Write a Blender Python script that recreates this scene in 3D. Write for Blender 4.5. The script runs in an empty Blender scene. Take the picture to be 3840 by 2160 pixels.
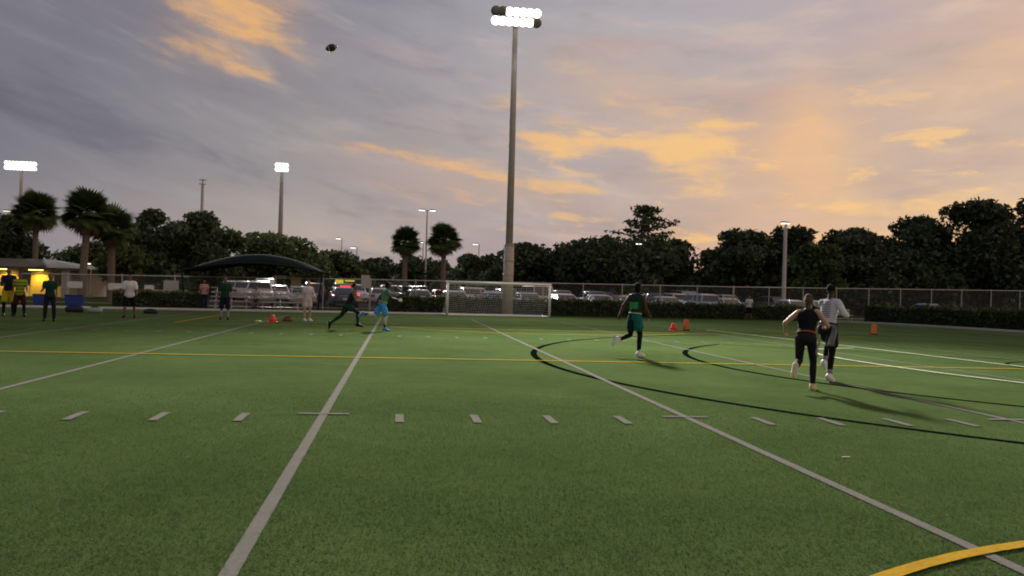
import bpy, bmesh, math, random
import numpy as np
from mathutils import Vector, Matrix

rnd = random.Random(7)
nr = np.random.default_rng(7)
scene = bpy.context.scene
col = scene.collection
R = math.radians
PI = math.pi
YD = 0.9144

# ------------------------------------------------------------------ camera
cam_data = bpy.data.cameras.new("camera")
cam = bpy.data.objects.new("camera", cam_data)
col.objects.link(cam)
cam_data.sensor_width = 36.0
cam_data.lens = 29.68
cam_data.clip_start = 0.1
cam_data.clip_end = 3000.0
YAW, PITCH, ROLL = 0.1325, 0.0023, 0.0284
CAM = Vector((0.869, -10.495, 1.58))
fwd = Vector((math.sin(YAW) * math.cos(PITCH), math.cos(YAW) * math.cos(PITCH), math.sin(PITCH)))
r0 = Vector((math.cos(YAW), -math.sin(YAW), 0))
u0 = r0.cross(fwd)
cr, sr = math.cos(ROLL), math.sin(ROLL)
right = cr * r0 + sr * u0
up = -sr * r0 + cr * u0
cam.matrix_world = Matrix(((right.x, up.x, -fwd.x, CAM.x), (right.y, up.y, -fwd.y, CAM.y),
                           (right.z, up.z, -fwd.z, CAM.z), (0, 0, 0, 1)))
scene.camera = cam

# ------------------------------------------------------------------ colour management, sampling
scene.view_settings.view_transform = 'Standard'
scene.view_settings.look = 'None'
scene.view_settings.exposure = 0.0
scene.view_settings.gamma = 1.0
scene.view_settings.use_curve_mapping = False
scene.render.engine = 'CYCLES'
scene.cycles.use_denoising = True
scene.cycles.max_bounces = 5
scene.cycles.transparent_max_bounces = 24
scene.cycles.filter_width = 1.9
scene.cycles.sample_clamp_indirect = 4.0


# ------------------------------------------------------------------ node expression helper
class Ex:
    """a float socket with arithmetic"""
    def __init__(s, nt, sock): s.nt, s.s = nt, sock
    def _m(s, op, *a):
        n = s.nt.nodes.new('ShaderNodeMath'); n.operation = op
        for i, x in enumerate((s,) + a):
            if isinstance(x, Ex): s.nt.links.new(x.s, n.inputs[i])
            else: n.inputs[i].default_value = x
        return Ex(s.nt, n.outputs[0])
    def __add__(s, o): return s._m('ADD', o)
    def __radd__(s, o): return s._m('ADD', o)
    def __sub__(s, o): return s._m('SUBTRACT', o)
    def __rsub__(s, o): return (s * -1.0) + o
    def __mul__(s, o): return s._m('MULTIPLY', o)
    def __rmul__(s, o): return s._m('MULTIPLY', o)
    def __truediv__(s, o): return s._m('DIVIDE', o)
    def pw(s, o): return s._m('POWER', o)
    def sin(s): return s._m('SINE')
    def exp(s): return s._m('EXPONENT')
    def mx(s, o): return s._m('MAXIMUM', o)
    def mn(s, o): return s._m('MINIMUM', o)
    def clamp(s): return s.mx(0.0).mn(1.0)
    def smooth(s, a, b):
        n = s.nt.nodes.new('ShaderNodeMapRange'); n.interpolation_type = 'SMOOTHSTEP'
        s.nt.links.new(s.s, n.inputs[0])
        n.inputs[1].default_value = a; n.inputs[2].default_value = b
        return Ex(s.nt, n.outputs[0])


def srgb(r, g, b):
    f = lambda c: (c / 255 / 12.92) if c / 255 <= 0.04045 else ((c / 255 + 0.055) / 1.055) ** 2.4
    return (f(r), f(g), f(b), 1.0)


# ------------------------------------------------------------------ world: dusk sky with lit cloud
world = bpy.data.worlds.new("World")
scene.world = world
world.use_nodes = True
wt = world.node_tree
for n in list(wt.nodes): wt.nodes.remove(n)
w_out = wt.nodes.new('ShaderNodeOutputWorld')
w_bg = wt.nodes.new('ShaderNodeBackground')
wt.links.new(w_bg.outputs[0], w_out.inputs[0])
SUN_EL, SUN_AZ = R(4.0), R(48.0)              # azimuth from +Y towards +X
sky = wt.nodes.new('ShaderNodeTexSky')
sky.sky_type = 'NISHITA'
sky.sun_disc = False
sky.sun_elevation = SUN_EL
sky.sun_rotation = SUN_AZ
sky.air_density = 1.4
sky.dust_density = 2.0
tc = wt.nodes.new('ShaderNodeTexCoord')
sep = wt.nodes.new('ShaderNodeSeparateXYZ')
wt.links.new(tc.outputs['Generated'], sep.inputs[0])
DX, DY, DZ = (Ex(wt, sep.outputs[i]) for i in range(3))
az = DX._m('ARCTAN2', DY) - YAW               # radians right of the sunset-side reference bearing
el = DZ._m('ARCSINE')


def wnoise(x, y, scale, detail=4.0, rough=0.55, seed=0.0, dist=0.0):
    c = wt.nodes.new('ShaderNodeCombineXYZ')
    wt.links.new(x.s, c.inputs[0]); wt.links.new(y.s, c.inputs[1]); c.inputs[2].default_value = seed
    n = wt.nodes.new('ShaderNodeTexNoise')
    n.inputs['Scale'].default_value = scale; n.inputs['Detail'].default_value = detail
    n.inputs['Roughness'].default_value = rough; n.inputs['Distortion'].default_value = dist
    wt.links.new(c.outputs[0], n.inputs['Vector'])
    return Ex(wt, n.outputs[0])


def wramp(x, stops):
    n = wt.nodes.new('ShaderNodeValToRGB')
    e = n.color_ramp.elements
    while len(e) < len(stops): e.new(0.5)
    for k, (p, c) in enumerate(stops):
        e[k].position = p; e[k].color = srgb(*c)
    wt.links.new(x.s, n.inputs[0])
    return n.outputs[0]


def wmix(f, a, b):
    n = wt.nodes.new('ShaderNodeMix'); n.data_type = 'RGBA'
    if isinstance(f, Ex): wt.links.new(f.s, n.inputs[0])
    else: n.inputs[0].default_value = f
    wt.links.new(a, n.inputs[6])
    if isinstance(b, tuple): n.inputs[7].default_value = b
    else: wt.links.new(b, n.inputs[7])
    return n.outputs[2]


# wind-drawn coordinates: cloud streaks are long across and thin up and down
warp = wnoise(az, el * 2.2, 5.0, 3.0, 0.55, 3.3) - 0.5
warp2 = wnoise(az, el * 2.0, 9.0, 4.0, 0.6, 8.1) - 0.5
wx = az + warp * 0.13 + warp2 * 0.05
wy = el + warp2 * 0.045 + (wnoise(az, el * 3.0, 14.0, 3.0, 0.6, 1.7) - 0.5) * 0.025
s = az.sin() / 1.03 + 0.5
s2 = s + warp * 0.22
upper = wramp(s2, [(0.0, (120, 119, 133)), (0.22, (132, 129, 141)), (0.42, (164, 161, 168)), (0.62, (178, 175, 181)), (0.82, (186, 174, 178)), (1.0, (208, 180, 168))])
middle = wramp(s2, [(0.0, (126, 125, 135)), (0.25, (152, 148, 152)), (0.45, (176, 167, 168)), (0.62, (188, 172, 168)), (0.8, (198, 175, 163)), (1.0, (204, 182, 167))])
lower = wramp(s2, [(0.0, (146, 138, 143)), (0.26, (188, 174, 166)), (0.45, (174, 161, 161)), (0.6, (190, 170, 163)), (0.75, (220, 184, 158)), (1.0, (248, 206, 152))])
base = wmix((el + warp * 0.05).smooth(0.03, 0.15), lower, middle)
base = wmix((el + warp * 0.06).smooth(0.15, 0.32), base, upper)
# soft grey bands (darker and lighter layers of cloud)
tilt = el + az * 0.11 - az * az * 0.17
band = wnoise(az * 1.3, tilt * 4.6, 4.0, 5.0, 0.55, 5.0, 0.4)
fine = wnoise(az * 1.8, tilt * 6.0, 8.0, 5.0, 0.6, 11.0, 0.3)
shade = (band - 0.5) * 0.85 + (fine - 0.5) * 0.24
dark = (shade * -1.0).smooth(0.0, 0.20) * 0.62
light = shade.smooth(0.0, 0.20) * 0.62
dk_col = wramp(s, [(0.0, (96, 95, 110)), (0.3, (128, 124, 136)), (0.5, (150, 142, 151)), (0.75, (170, 156, 158)), (1.0, (184, 166, 160))])
lt_col = wramp(s, [(0.0, (146, 144, 151)), (0.3, (182, 174, 172)), (0.5, (202, 191, 190)), (0.8, (216, 192, 178)), (1.0, (238, 206, 180))])
base = wmix(dark, base, dk_col)
base = wmix(light, base, lt_col)


def blob(cx, cy, rx, ry, amp, slope=0.0):
    dx = (wx - cx) / rx
    dy = (wy - cy + (wx - cx) * slope) / ry
    return (((dx * dx) + (dy * dy)) * -1.0).exp() * amp


# sun-lit parts of the cloud: (azimuth, elevation, half width, half height, strength, slope)
lit = None
for b in [(-0.338, 0.291, 0.060, 0.030, 1.25, 0.12), (-0.385, 0.255, 0.045, 0.013, 0.8, 0.0), (-0.378, 0.315, 0.03, 0.016, 0.55, 0.0), (-0.372, 0.330, 0.030, 0.012, 1.0, 0.0),
          (-0.290, 0.268, 0.045, 0.013, 0.8, 0.55), (-0.325, 0.235, 0.030, 0.011, 0.8, 0.30), (-0.29, 0.33, 0.05, 0.02, 0.5, 0.1),
          (0.030, 0.212, 0.05, 0.014, 0.65, 0.35), (0.075, 0.262, 0.05, 0.03, 0.4, 0.35), (-0.02, 0.212, 0.035, 0.006, 0.7, 0.1),
          (0.110, 0.172, 0.120, 0.015, 1.25, 0.03), (0.200, 0.178, 0.055, 0.022, 1.35, -0.15), (0.02, 0.182, 0.06, 0.007, 0.7, 0.05), (0.205, 0.140, 0.035, 0.026, 1.1, 0.1),
          (-0.03, 0.135, 0.125, 0.011, 0.85, 0.14), (0.065, 0.128, 0.055, 0.010, 0.95, 0.05), (-0.16, 0.155, 0.07, 0.006, 0.6, 0.2), (0.05, 0.105, 0.06, 0.006, 0.6, 0.1),
          (0.18, 0.215, 0.055, 0.01, 0.75, 0.0),
          (0.430, 0.098, 0.16, 0.011, 0.95, 0.02), (0.47, 0.120, 0.05, 0.012, 0.6, 0.2), (0.53, 0.162, 0.075, 0.008, 0.9, 0.02),
          (0.33, 0.065, 0.13, 0.016, 0.95, 0.0), (0.50, 0.065, 0.10, 0.018, 1.15, -0.2),
          (-0.09, 0.070, 0.07, 0.012, 0.45, 0.2), (-0.13, 0.105, 0.05, 0.012, 0.4, 0.1)]:
    g = blob(*b)
    lit = g if lit is None else lit + g
ragged = wnoise(az * 1.3, tilt * 4.6, 11.0, 6.0, 0.64, 21.0, 0.7)
streak = wnoise(az * 1.1, tilt * 6.0, 7.5, 6.0, 0.60, 44.0, 0.5)
k_ = (lit * 1.5).clamp()
litmask = (lit + (ragged - 0.5) * 2.5 * k_ + (streak - 0.5) * 1.9 * k_).smooth(0.10, 1.75)
glow = None
for b in [(0.330, 0.180, 0.050, 0.052, 0.95, 0.0), (0.25, 0.15, 0.07, 0.045, 0.35, 0.0), (0.35, 0.125, 0.055, 0.03, 0.45, -0.2), (0.52, 0.24, 0.12, 0.035, 0.35, -0.25), (0.12, 0.235, 0.09, 0.05, 0.38, 0.25),
          (-0.06, 0.125, 0.14, 0.028, 0.40, 0.12), (-0.345, 0.285, 0.085, 0.05, 0.35, 0.1), (0.45, 0.05, 0.18, 0.025, 0.5, 0.0)]:
    g = blob(*b)
    glow = g if glow is None else glow + g
glow = (glow * ((ragged - 0.5) * 0.5 + (streak - 0.5) * 0.9 + 1.0)).clamp()
scatter = (streak + (ragged - 0.5) * 0.7).smooth(0.55, 0.74) * s.smooth(0.15, 0.75) * el.smooth(0.30, 0.14) * 0.8
warm = wramp(s, [(0.0, (240, 184, 118)), (0.35, (236, 182, 126)), (0.6, (250, 200, 136)), (1.0, (255, 208, 142))])
glow_col = wramp(s, [(0.0, (176, 150, 138)), (0.4, (212, 172, 148)), (0.7, (236, 190, 148)), (1.0, (246, 200, 150))])
cloud = wmix(glow * 0.9, base, glow_col)
cloud = wmix(scatter, cloud, warm)
cloud = wmix(litmask * 0.92, cloud, warm)
pink = (wnoise(az, tilt * 5.0, 5.0, 4.0, 0.6, 31.0) - 0.5).smooth(0.03, 0.2) * s.clamp() * 0.35 * el.smooth(0.36, 0.26)
cloud = wmix(pink, cloud, srgb(226, 178, 158))
# thin cover lets some of the clear sky through; below the horizon the sky is not seen
clear = wt.nodes.new('ShaderNodeMix'); clear.data_type = 'RGBA'; clear.blend_type = 'MULTIPLY'
clear.inputs[0].default_value = 1.0
wt.links.new(sky.outputs[0], clear.inputs[6]); clear.inputs[7].default_value = (0.06, 0.06, 0.06, 1)
final = wmix(0.93, clear.outputs[2], cloud)
wt.links.new(final, w_bg.inputs[0])
w_bg.inputs[1].default_value = 1.0

# ------------------------------------------------------------------ the low sun behind cloud
sun_d = bpy.data.lights.new("sun", 'SUN')
sun_d.energy = 0.12
sun_d.angle = R(14)
sun_d.color = (1.0, 0.72, 0.45)
sun = bpy.data.objects.new("sun", sun_d)
col.objects.link(sun)
sun_dir = Vector((math.sin(SUN_AZ) * math.cos(SUN_EL), math.cos(SUN_AZ) * math.cos(SUN_EL), math.sin(SUN_EL)))
sun.rotation_euler = sun_dir.to_track_quat('Z', 'Y').to_euler()
sun.location = (60, 60, 40)

# ------------------------------------------------------------------ materials
MATS = {}


def mat(name, c, rough=0.6, var=0.0, scale=8.0, metal=0.0, spec=0.4, emit=None, estr=0.0, bump=0.0, bscale=60.0, island=0.0, trans=0.0):
    if name in MATS: return MATS[name]
    m = bpy.data.materials.new(name); m.use_nodes = True
    nt = m.node_tree; b = nt.nodes['Principled BSDF']
    c = tuple(c[:3]) + (1.0,)
    b.inputs['Base Color'].default_value = c
    b.inputs['Roughness'].default_value = rough
    b.inputs['Metallic'].default_value = metal
    b.inputs['Specular IOR Level'].default_value = spec
    m.diffuse_color = c
    co = nt.nodes.new('ShaderNodeTexCoord')
    src = None
    if var > 0:
        n = nt.nodes.new('ShaderNodeTexNoise'); n.inputs['Scale'].default_value = scale; n.inputs['Detail'].default_value = 5
        nt.links.new(co.outputs['Object'], n.inputs['Vector'])
        v = Ex(nt, n.outputs[0])
        src = (v - 0.5) * (2.6 * var) + 1.0
    if island > 0:
        g = nt.nodes.new('ShaderNodeNewGeometry')
        i = (Ex(nt, g.outputs['Random Per Island']) - 0.5) * (2 * island) + 1.0
        src = i if src is None else src * i
    if src is not None:
        mx = nt.nodes.new('ShaderNodeVectorMath'); mx.operation = 'SCALE'
        mx.inputs[0].default_value = c[:3]
        nt.links.new(src.mx(0.05).s, mx.inputs['Scale'])
        nt.links.new(mx.outputs[0], b.inputs['Base Color'])
    if bump > 0:
        n = nt.nodes.new('ShaderNodeTexNoise'); n.inputs['Scale'].default_value = bscale; n.inputs['Detail'].default_value = 4
        nt.links.new(co.outputs['Object'], n.inputs['Vector'])
        bp = nt.nodes.new('ShaderNodeBump'); bp.inputs['Strength'].default_value = bump; bp.inputs['Distance'].default_value = 0.02
        nt.links.new(n.outputs[0], bp.inputs['Height']); nt.links.new(bp.outputs[0], b.inputs['Normal'])
    if emit:
        b.inputs['Emission Color'].default_value = tuple(emit[:3]) + (1,)
        b.inputs['Emission Strength'].default_value = estr
    if trans > 0:
        tr = nt.nodes.new('ShaderNodeBsdfTranslucent'); tr.inputs[0].default_value = c
        mixs = nt.nodes.new('ShaderNodeMixShader'); mixs.inputs[0].default_value = trans
        nt.links.new(b.outputs[0], mixs.inputs[1]); nt.links.new(tr.outputs[0], mixs.inputs[2])
        nt.links.new(mixs.outputs[0], nt.nodes['Material Output'].inputs[0])
    MATS[name] = m
    return m


# ------------------------------------------------------------------ mesh building
class MB:
    def __init__(s): s.v, s.f = [], []
    def add(s, verts, faces):
        o = len(s.v); s.v += [tuple(p) for p in verts]; s.f += [tuple(i + o for i in f) for f in faces]
        return s
    def box(s, c, d, rot=None, taper=1.0):
        x, y, z = d[0] / 2, d[1] / 2, d[2] / 2
        t = taper
        P = [(-x, -y, -z), (x, -y, -z), (x, y, -z), (-x, y, -z), (-x * t, -y * t, z), (x * t, -y * t, z), (x * t, y * t, z), (-x * t, y * t, z)]
        P = [Vector(p) for p in P]
        if rot: P = [rot @ p for p in P]
        c = Vector(c)
        return s.add([p + c for p in P], [(0, 3, 2, 1), (4, 5, 6, 7), (0, 1, 5, 4), (1, 2, 6, 5), (2, 3, 7, 6), (3, 0, 4, 7)])
    def tube(s, p0, p1, r0, r1=None, n=8, caps=True):
        r1 = r0 if r1 is None else r1
        p0, p1 = Vector(p0), Vector(p1)
        d = (p1 - p0).normalized()
        a = d.orthogonal().normalized(); b = d.cross(a)
        V = []
        for p, r in ((p0, r0), (p1, r1)):
            for k in range(n):
                t = 2 * PI * k / n
                V.append(p + a * math.cos(t) * r + b * math.sin(t) * r)
        F = [(k, (k + 1) % n, n + (k + 1) % n, n + k) for k in range(n)]
        if caps: F += [tuple(range(n - 1, -1, -1)), tuple(range(n, 2 * n))]
        return s.add(V, F)
    def path(s, pts, rr, n=6):
        for i in range(len(pts) - 1):
            a = rr[i] if isinstance(rr, (list, tuple)) else rr
            b = rr[i + 1] if isinstance(rr, (list, tuple)) else rr
            s.tube(pts[i], pts[i + 1], a, b, n)
        return s
    def lathe(s, prof, c=(0, 0, 0), n=16, axis=None):
        """prof: (radius, height) pairs"""
        c = Vector(c); V, F = [], []
        q = axis if axis else Matrix.Identity(3)
        for r, h in prof:
            for k in range(n):
                t = 2 * PI * k / n
                V.append(c + q @ Vector((r * math.cos(t), r * math.sin(t), h)))
        for j in range(len(prof) - 1):
            for k in range(n):
                F.append((j * n + k, j * n + (k + 1) % n, (j + 1) * n + (k + 1) % n, (j + 1) * n + k))
        F.append(tuple(range(n - 1, -1, -1)))
        F.append(tuple(range((len(prof) - 1) * n, len(prof) * n)))
        return s.add(V, F)
    def loft(s, rings):
        """rings: (centre, axis_u, axis_v) with the radii in the axes' lengths"""
        n = 14; V, F = [], []
        for c, u, v in rings:
            c, u, v = Vector(c), Vector(u), Vector(v)
            for k in range(n):
                t = 2 * PI * k / n
                V.append(c + u * math.cos(t) + v * math.sin(t))
        for j in range(len(rings) - 1):
            for k in range(n):
                F.append((j * n + k, j * n + (k + 1) % n, (j + 1) * n + (k + 1) % n, (j + 1) * n + k))
        F.append(tuple(range(n - 1, -1, -1)))
        F.append(tuple(range((len(rings) - 1) * n, len(rings) * n)))
        return s.add(V, F)
    def ball(s, c, rx, ry, rz, rot=None, n=14, m=9):
        V, F = [], []
        c = Vector(c)
        for j in range(1, m):
            t = PI * j / m
            for k in range(n):
                p = 2 * PI * k / n
                q = Vector((rx * math.sin(t) * math.cos(p), ry * math.sin(t) * math.sin(p), rz * math.cos(t)))
                V.append(c + (rot @ q if rot else q))
        for j in range(m - 2):
            for k in range(n):
                F.append((j * n + k, (j + 1) * n + k, (j + 1) * n + (k + 1) % n, j * n + (k + 1) % n))
        top, bot = Vector((0, 0, rz)), Vector((0, 0, -rz))
        V += [c + (rot @ top if rot else top), c + (rot @ bot if rot else bot)]
        a = len(V) - 2
        for k in range(n):
            F.append((a, k, (k + 1) % n)); F.append((a + 1, (m - 2) * n + (k + 1) % n, (m - 2) * n + k))
        return s.add(V, F)
    def capsule(s, p0, p1, r0, r1, n=10):
        """tapered rod with round ends"""
        p0, p1 = Vector(p0), Vector(p1)
        d = (p1 - p0)
        L = d.length; d = d / max(L, 1e-6)
        a = d.orthogonal().normalized(); b = d.cross(a)
        rings = []
        for t in (80, 50, 20): rings.append((p0 - d * r0 * math.sin(R(t)), r0 * math.cos(R(t))))
        for k in (0, 0.5, 1): rings.append((p0 + d * L * k, r0 + (r1 - r0) * k))
        for t in (20, 50, 80): rings.append((p1 + d * r1 * math.sin(R(t)), r1 * math.cos(R(t))))
        V, F = [], []
        for c, r in rings:
            for k in range(n):
                t = 2 * PI * k / n
                V.append(c + a * math.cos(t) * r + b * math.sin(t) * r)
        for j in range(len(rings) - 1):
            for k in range(n):
                F.append((j * n + k, j * n + (k + 1) % n, (j + 1) * n + (k + 1) % n, (j + 1) * n + k))
        F.append(tuple(range(n - 1, -1, -1))); F.append(tuple(range((len(rings) - 1) * n, len(rings) * n)))
        return s.add(V, F)
    def mesh(s, name, m=None, smooth=False):
        me = bpy.data.meshes.new(name)
        me.from_pydata(s.v, [], s.f); me.update()
        if m: me.materials.append(m)
        if smooth: me.polygons.foreach_set('use_smooth', [True] * len(me.polygons))
        return me
    def obj(s, name, m=None, parent=None, smooth=False, loc=None):
        return link(name, s.mesh(name, m, smooth), parent, loc)


def link(name, data, parent=None, loc=None):
    o = bpy.data.objects.new(name, data); col.objects.link(o)
    if parent: o.parent = parent
    if loc is not None: o.location = loc
    return o


def tag(o, label=None, cat=None, group=None, kind=None):
    if label: o['label'] = label
    if cat: o['category'] = cat
    if group: o['group'] = group
    if kind: o['kind'] = kind
    return o


def thing(name, label, cat, loc=(0, 0, 0), rz=0.0, group=None):
    o = bpy.data.objects.new(name, None); col.objects.link(o)
    o.empty_display_size = 0.3
    o.location = loc; o.rotation_euler = (0, 0, rz)
    return tag(o, label, cat, group)


def children_of(o): return [c for c in o.children]


def dup(root, loc, rz=None, label=None, scale=None):
    r = root.copy(); col.objects.link(r); r.location = loc
    if rz is not None: r.rotation_euler = (0, 0, rz)
    if scale: r.scale = scale
    if label: r['label'] = label
    for ch in root.children:
        c = ch.copy(); col.objects.link(c); c.parent = r
        for g in ch.children:
            d = g.copy(); col.objects.link(d); d.parent = c
    return r


def fast_mesh(name, V, F4, m):
    """V (n,3) array, F4 (k,4) or (k,3) quads"""
    me = bpy.data.meshes.new(name)
    k, w = F4.shape
    me.vertices.add(len(V)); me.vertices.foreach_set('co', V.astype(np.float32).ravel())
    me.loops.add(k * w); me.loops.foreach_set('vertex_index', F4.astype(np.int32).ravel())
    me.polygons.add(k); me.polygons.foreach_set('loop_start', np.arange(0, k * w, w, dtype=np.int32))
    me.polygons.foreach_set('loop_total', np.full(k, w, dtype=np.int32))
    me.materials.append(m); me.update(calc_edges=True)
    return me


# the far edge of the field, the hedge and the car park run a little askew to the field
E1 = Vector((0.989, 0.148, 0)); E2 = Vector((-0.148, 0.989, 0)); O0 = Vector((0, 45.5, 0))
def lot(a, b, z=0.0):
    p = O0 + E1 * a + E2 * b
    return Vector((p.x, p.y, z))
LOT_ROT = math.atan2(0.148, 0.989)

# ------------------------------------------------------------------ ground sheets
def sheet(name, pts, z, m, kind='structure', parent=None):
    o = MB().add([(x, y, z) for x, y in pts], [tuple(range(len(pts)))]).obj(name, m, parent)
    if kind: o['kind'] = kind
    return o


def ground_mat(name, c1, c2, scale, bump, bscale, rough=0.9, stretch=(1, 1, 1), speck=0.35, patch=0.5, sheen=0.0):
    m = bpy.data.materials.new(name); m.use_nodes = True
    nt = m.node_tree; b = nt.nodes['Principled BSDF']
    co = nt.nodes.new('ShaderNodeTexCoord')
    mp = nt.nodes.new('ShaderNodeMapping'); mp.inputs['Scale'].default_value = stretch
    nt.links.new(co.outputs['Object'], mp.inputs[0])
    def nz(sc, det=5, rough_=0.6):
        n = nt.nodes.new('ShaderNodeTexNoise'); n.inputs['Scale'].default_value = sc
        n.inputs['Detail'].default_value = det; n.inputs['Roughness'].default_value = rough_
        nt.links.new(mp.outputs[0], n.inputs['Vector']); return Ex(nt, n.outputs[0])
    big, mid, fin = nz(scale), nz(scale * 9, 4), nz(bscale, 3, 0.7)
    t = ((big - 0.5) * 2.0 * patch + (mid - 0.5) * 0.9 * patch + 0.5 + (fin - 0.5) * 2.2 * speck).clamp()
    mx = nt.nodes.new('ShaderNodeMix'); mx.data_type = 'RGBA'
    nt.links.new(t.s, mx.inputs[0]); mx.inputs[6].default_value = tuple(c1) + (1,); mx.inputs[7].default_value = tuple(c2) + (1,)
    nt.links.new(mx.outputs[2], b.inputs['Base Color'])
    b.inputs['Roughness'].default_value = rough; b.inputs['Specular IOR Level'].default_value = 0.0
    if sheen: b.inputs['Sheen Weight'].default_value = sheen
    bp = nt.nodes.new('ShaderNodeBump'); bp.inputs['Strength'].default_value = bump; bp.inputs['Distance'].default_value = 0.03
    nt.links.new(fin.s, bp.inputs['Height']); nt.links.new(bp.outputs[0], b.inputs['Normal'])
    m.diffuse_color = tuple(c1) + (1,)
    return m


m_turf = ground_mat('turf', (0.050, 0.082, 0.030), (0.094, 0.142, 0.054), 0.35, 0.9, 42.0, speck=0.55, patch=0.8)
m_grass = ground_mat('lawn_grass', (0.030, 0.060, 0.012), (0.062, 0.098, 0.022), 0.6, 1.0, 14.0, speck=0.5)
m_asphalt = ground_mat('asphalt', (0.035, 0.035, 0.037), (0.06, 0.06, 0.06), 0.3, 0.4, 30.0)
m_concrete = ground_mat('concrete', (0.34, 0.33, 0.32), (0.46, 0.45, 0.43), 0.7, 0.3, 25.0)

sheet('ground', [(-1500, -1500), (1500, -1500), (1500, 1500), (-1500, 1500)], -0.03, m_grass)
field = sheet('playing_field', [(-75, -24), (75, -24), (36.6, 31.0), (33.5, 41.0), (32.0, 44.0), (21.7, 42.4), (10.0, 39.9), (3.3, 39.2), (-7.1, 36.9), (-19.4, 34.2), (-75, 24.6)], 0.0, m_turf)
a, b = lot(-14, 3), lot(62, 3); c, d = lot(62, 31), lot(-14, 31)
sheet('car_park', [(p.x, p.y) for p in (a, b, c, d)], -0.01, m_asphalt)
# pale walkway along the left of the far touchline, with paving slabs as parts
walk = thing('walkway', 'pale concrete walkway along the far left touchline', 'walkway', (0, 0, 0))
walk['kind'] = 'structure'
for k in ('label', 'category'):
    del walk[k]
slab_me = MB().box((0, 0, 0), (3.14, 2.5, 0.10)).mesh('slab', m_concrete)
for k in range(16):
    px = -44 + 3.16 * k * 0.98
    sl = link('slab', slab_me, walk, (px, 38.15 + (px + 7.1) * 0.213, 0.0)); sl.rotation_euler = (0, 0, math.atan(0.213))
# far-right kerb
kb = MB()
kp = [(30.5, 45.0), (32.9, 41.7), (34.3, 37.8), (35.6, 32.4), (37.6, 26.0)]
for i in range(len(kp) - 1):
    p, q = Vector((*kp[i], 0)), Vector((*kp[i + 1], 0)); dd = (q - p)
    kb.box((p + q) / 2 + Vector((0, 0, 0.05)), (0.35, dd.length + 0.02, 0.13), Matrix.Rotation(math.atan2(-dd.x, dd.y), 3, 'Z'))
tag(kb.obj('kerb', m_concrete), kind='structure')

# ------------------------------------------------------------------ painted lines (parts of the field)
def paint(name, c, wear):
    m = bpy.data.materials.new(name); m.use_nodes = True
    nt = m.node_tree; b = nt.nodes['Principled BSDF']
    co = nt.nodes.new('ShaderNodeTexCoord')
    def nz(sc):
        n = nt.nodes.new('ShaderNodeTexNoise'); n.inputs['Scale'].default_value = sc; n.inputs['Detail'].default_value = 4
        nt.links.new(co.outputs['Object'], n.inputs['Vector']); return Ex(nt, n.outputs[0])
    t = ((nz(38.0) - 0.5) * 2.4 + (nz(3.0) - 0.5) * 1.4 + wear).clamp()
    mx = nt.nodes.new('ShaderNodeMix'); mx.data_type = 'RGBA'
    nt.links.new(t.s, mx.inputs[0]); mx.inputs[6].default_value = tuple(c) + (1,); mx.inputs[7].default_value = (c[0] * 0.55 + 0.03, c[1] * 0.55 + 0.045, c[2] * 0.55 + 0.014, 1)
    nt.links.new(mx.outputs[2], b.inputs['Base Color']); b.inputs['Roughness'].default_value = 0.9
    b.inputs['Specular IOR Level'].default_value = 0.0
    m.diffuse_color = tuple(c) + (1,)
    return m


m_white = paint('worn_white_turf', (0.19, 0.18, 0.18), 0.30)
m_bright = paint('bright_white_turf', (0.62, 0.62, 0.55), 0.15)
m_yellow = paint('yellow_turf', (0.47, 0.29, 0.040), 0.15)
m_black = paint('black_turf', (0.004, 0.005, 0.005), -2.5)


def strip(name, pts, w, z, m, closed=False):
    """a flat painted band along a polyline on the field"""
    P = [Vector((x, y, 0)) for x, y in pts]; V, F = [], []
    n = len(P)
    for i in range(n):
        a = P[i - 1] if (i > 0 or closed) else P[i]
        b = P[(i + 1) % n] if (i < n - 1 or closed) else P[i]
        d = (b - a).normalized(); nn = Vector((-d.y, d.x, 0)) * w / 2
        V += [P[i] + nn + Vector((0, 0, z)), P[i] - nn + Vector((0, 0, z))]
    for i in range(n if closed else n - 1):
        j = (i + 1) % n
        F.append((2 * i, 2 * i + 1, 2 * j + 1, 2 * j))
    return MB().add(V, F).obj(name, m, field)


FY0, FY1 = -16.256, 32.51
def arc(cx, cy, r, a0, a1, n=48):
    return [(cx + r * math.cos(R(a0 + (a1 - a0) * k / n)), cy + r * math.sin(R(a0 + (a1 - a0) * k / n))) for k in range(n + 1)]

yl = MB().add([(-0.05, FY0, 0.008), (0.05, FY0, 0.008), (0.05, FY1, 0.008), (-0.05, FY1, 0.008)], [(0, 1, 2, 3)]).mesh('yard_line', m_white)
for k in range(-9, 10):
    link('yard_line', yl, field, (k * 5 * YD, 0, 0))
for y in (FY0, FY1):
    strip('touchline', [(-42, y), (70, y)], 0.10, 0.0085, m_white)
hm = MB().add([(-0.05, -0.61, 0.012), (0.05, -0.61, 0.012), (0.05, 0, 0.012), (-0.05, 0, 0.012)], [(0, 1, 2, 3)]).mesh('hash_mark', m_white)
ht = MB().add([(-0.305, -0.05, 0.012), (0.305, -0.05, 0.012), (0.305, 0.05, 0.012), (-0.305, 0.05, 0.012)], [(0, 1, 2, 3)]).mesh('hash_tick', m_white)
for k in range(-14, 32):
    for y, sgn in ((0.0, 0), (16.256, 1)):
        if k % 5 == 0: link('hash_tick', ht, field, (k * YD, y, 0))
        else: link('hash_mark', hm, field, (k * YD, y + 0.61 * sgn, 0))
strip('halfway_line', [(-45, 8.22), (45, 8.22)], 0.10, 0.016, m_yellow)
strip('penalty_box_line', [(-7.4, 30.5), (-7.4, 22.3), (0.3, 22.5), (12.6, 22.7), (20.3, 22.8)], 0.10, 0.016, m_yellow)
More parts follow.
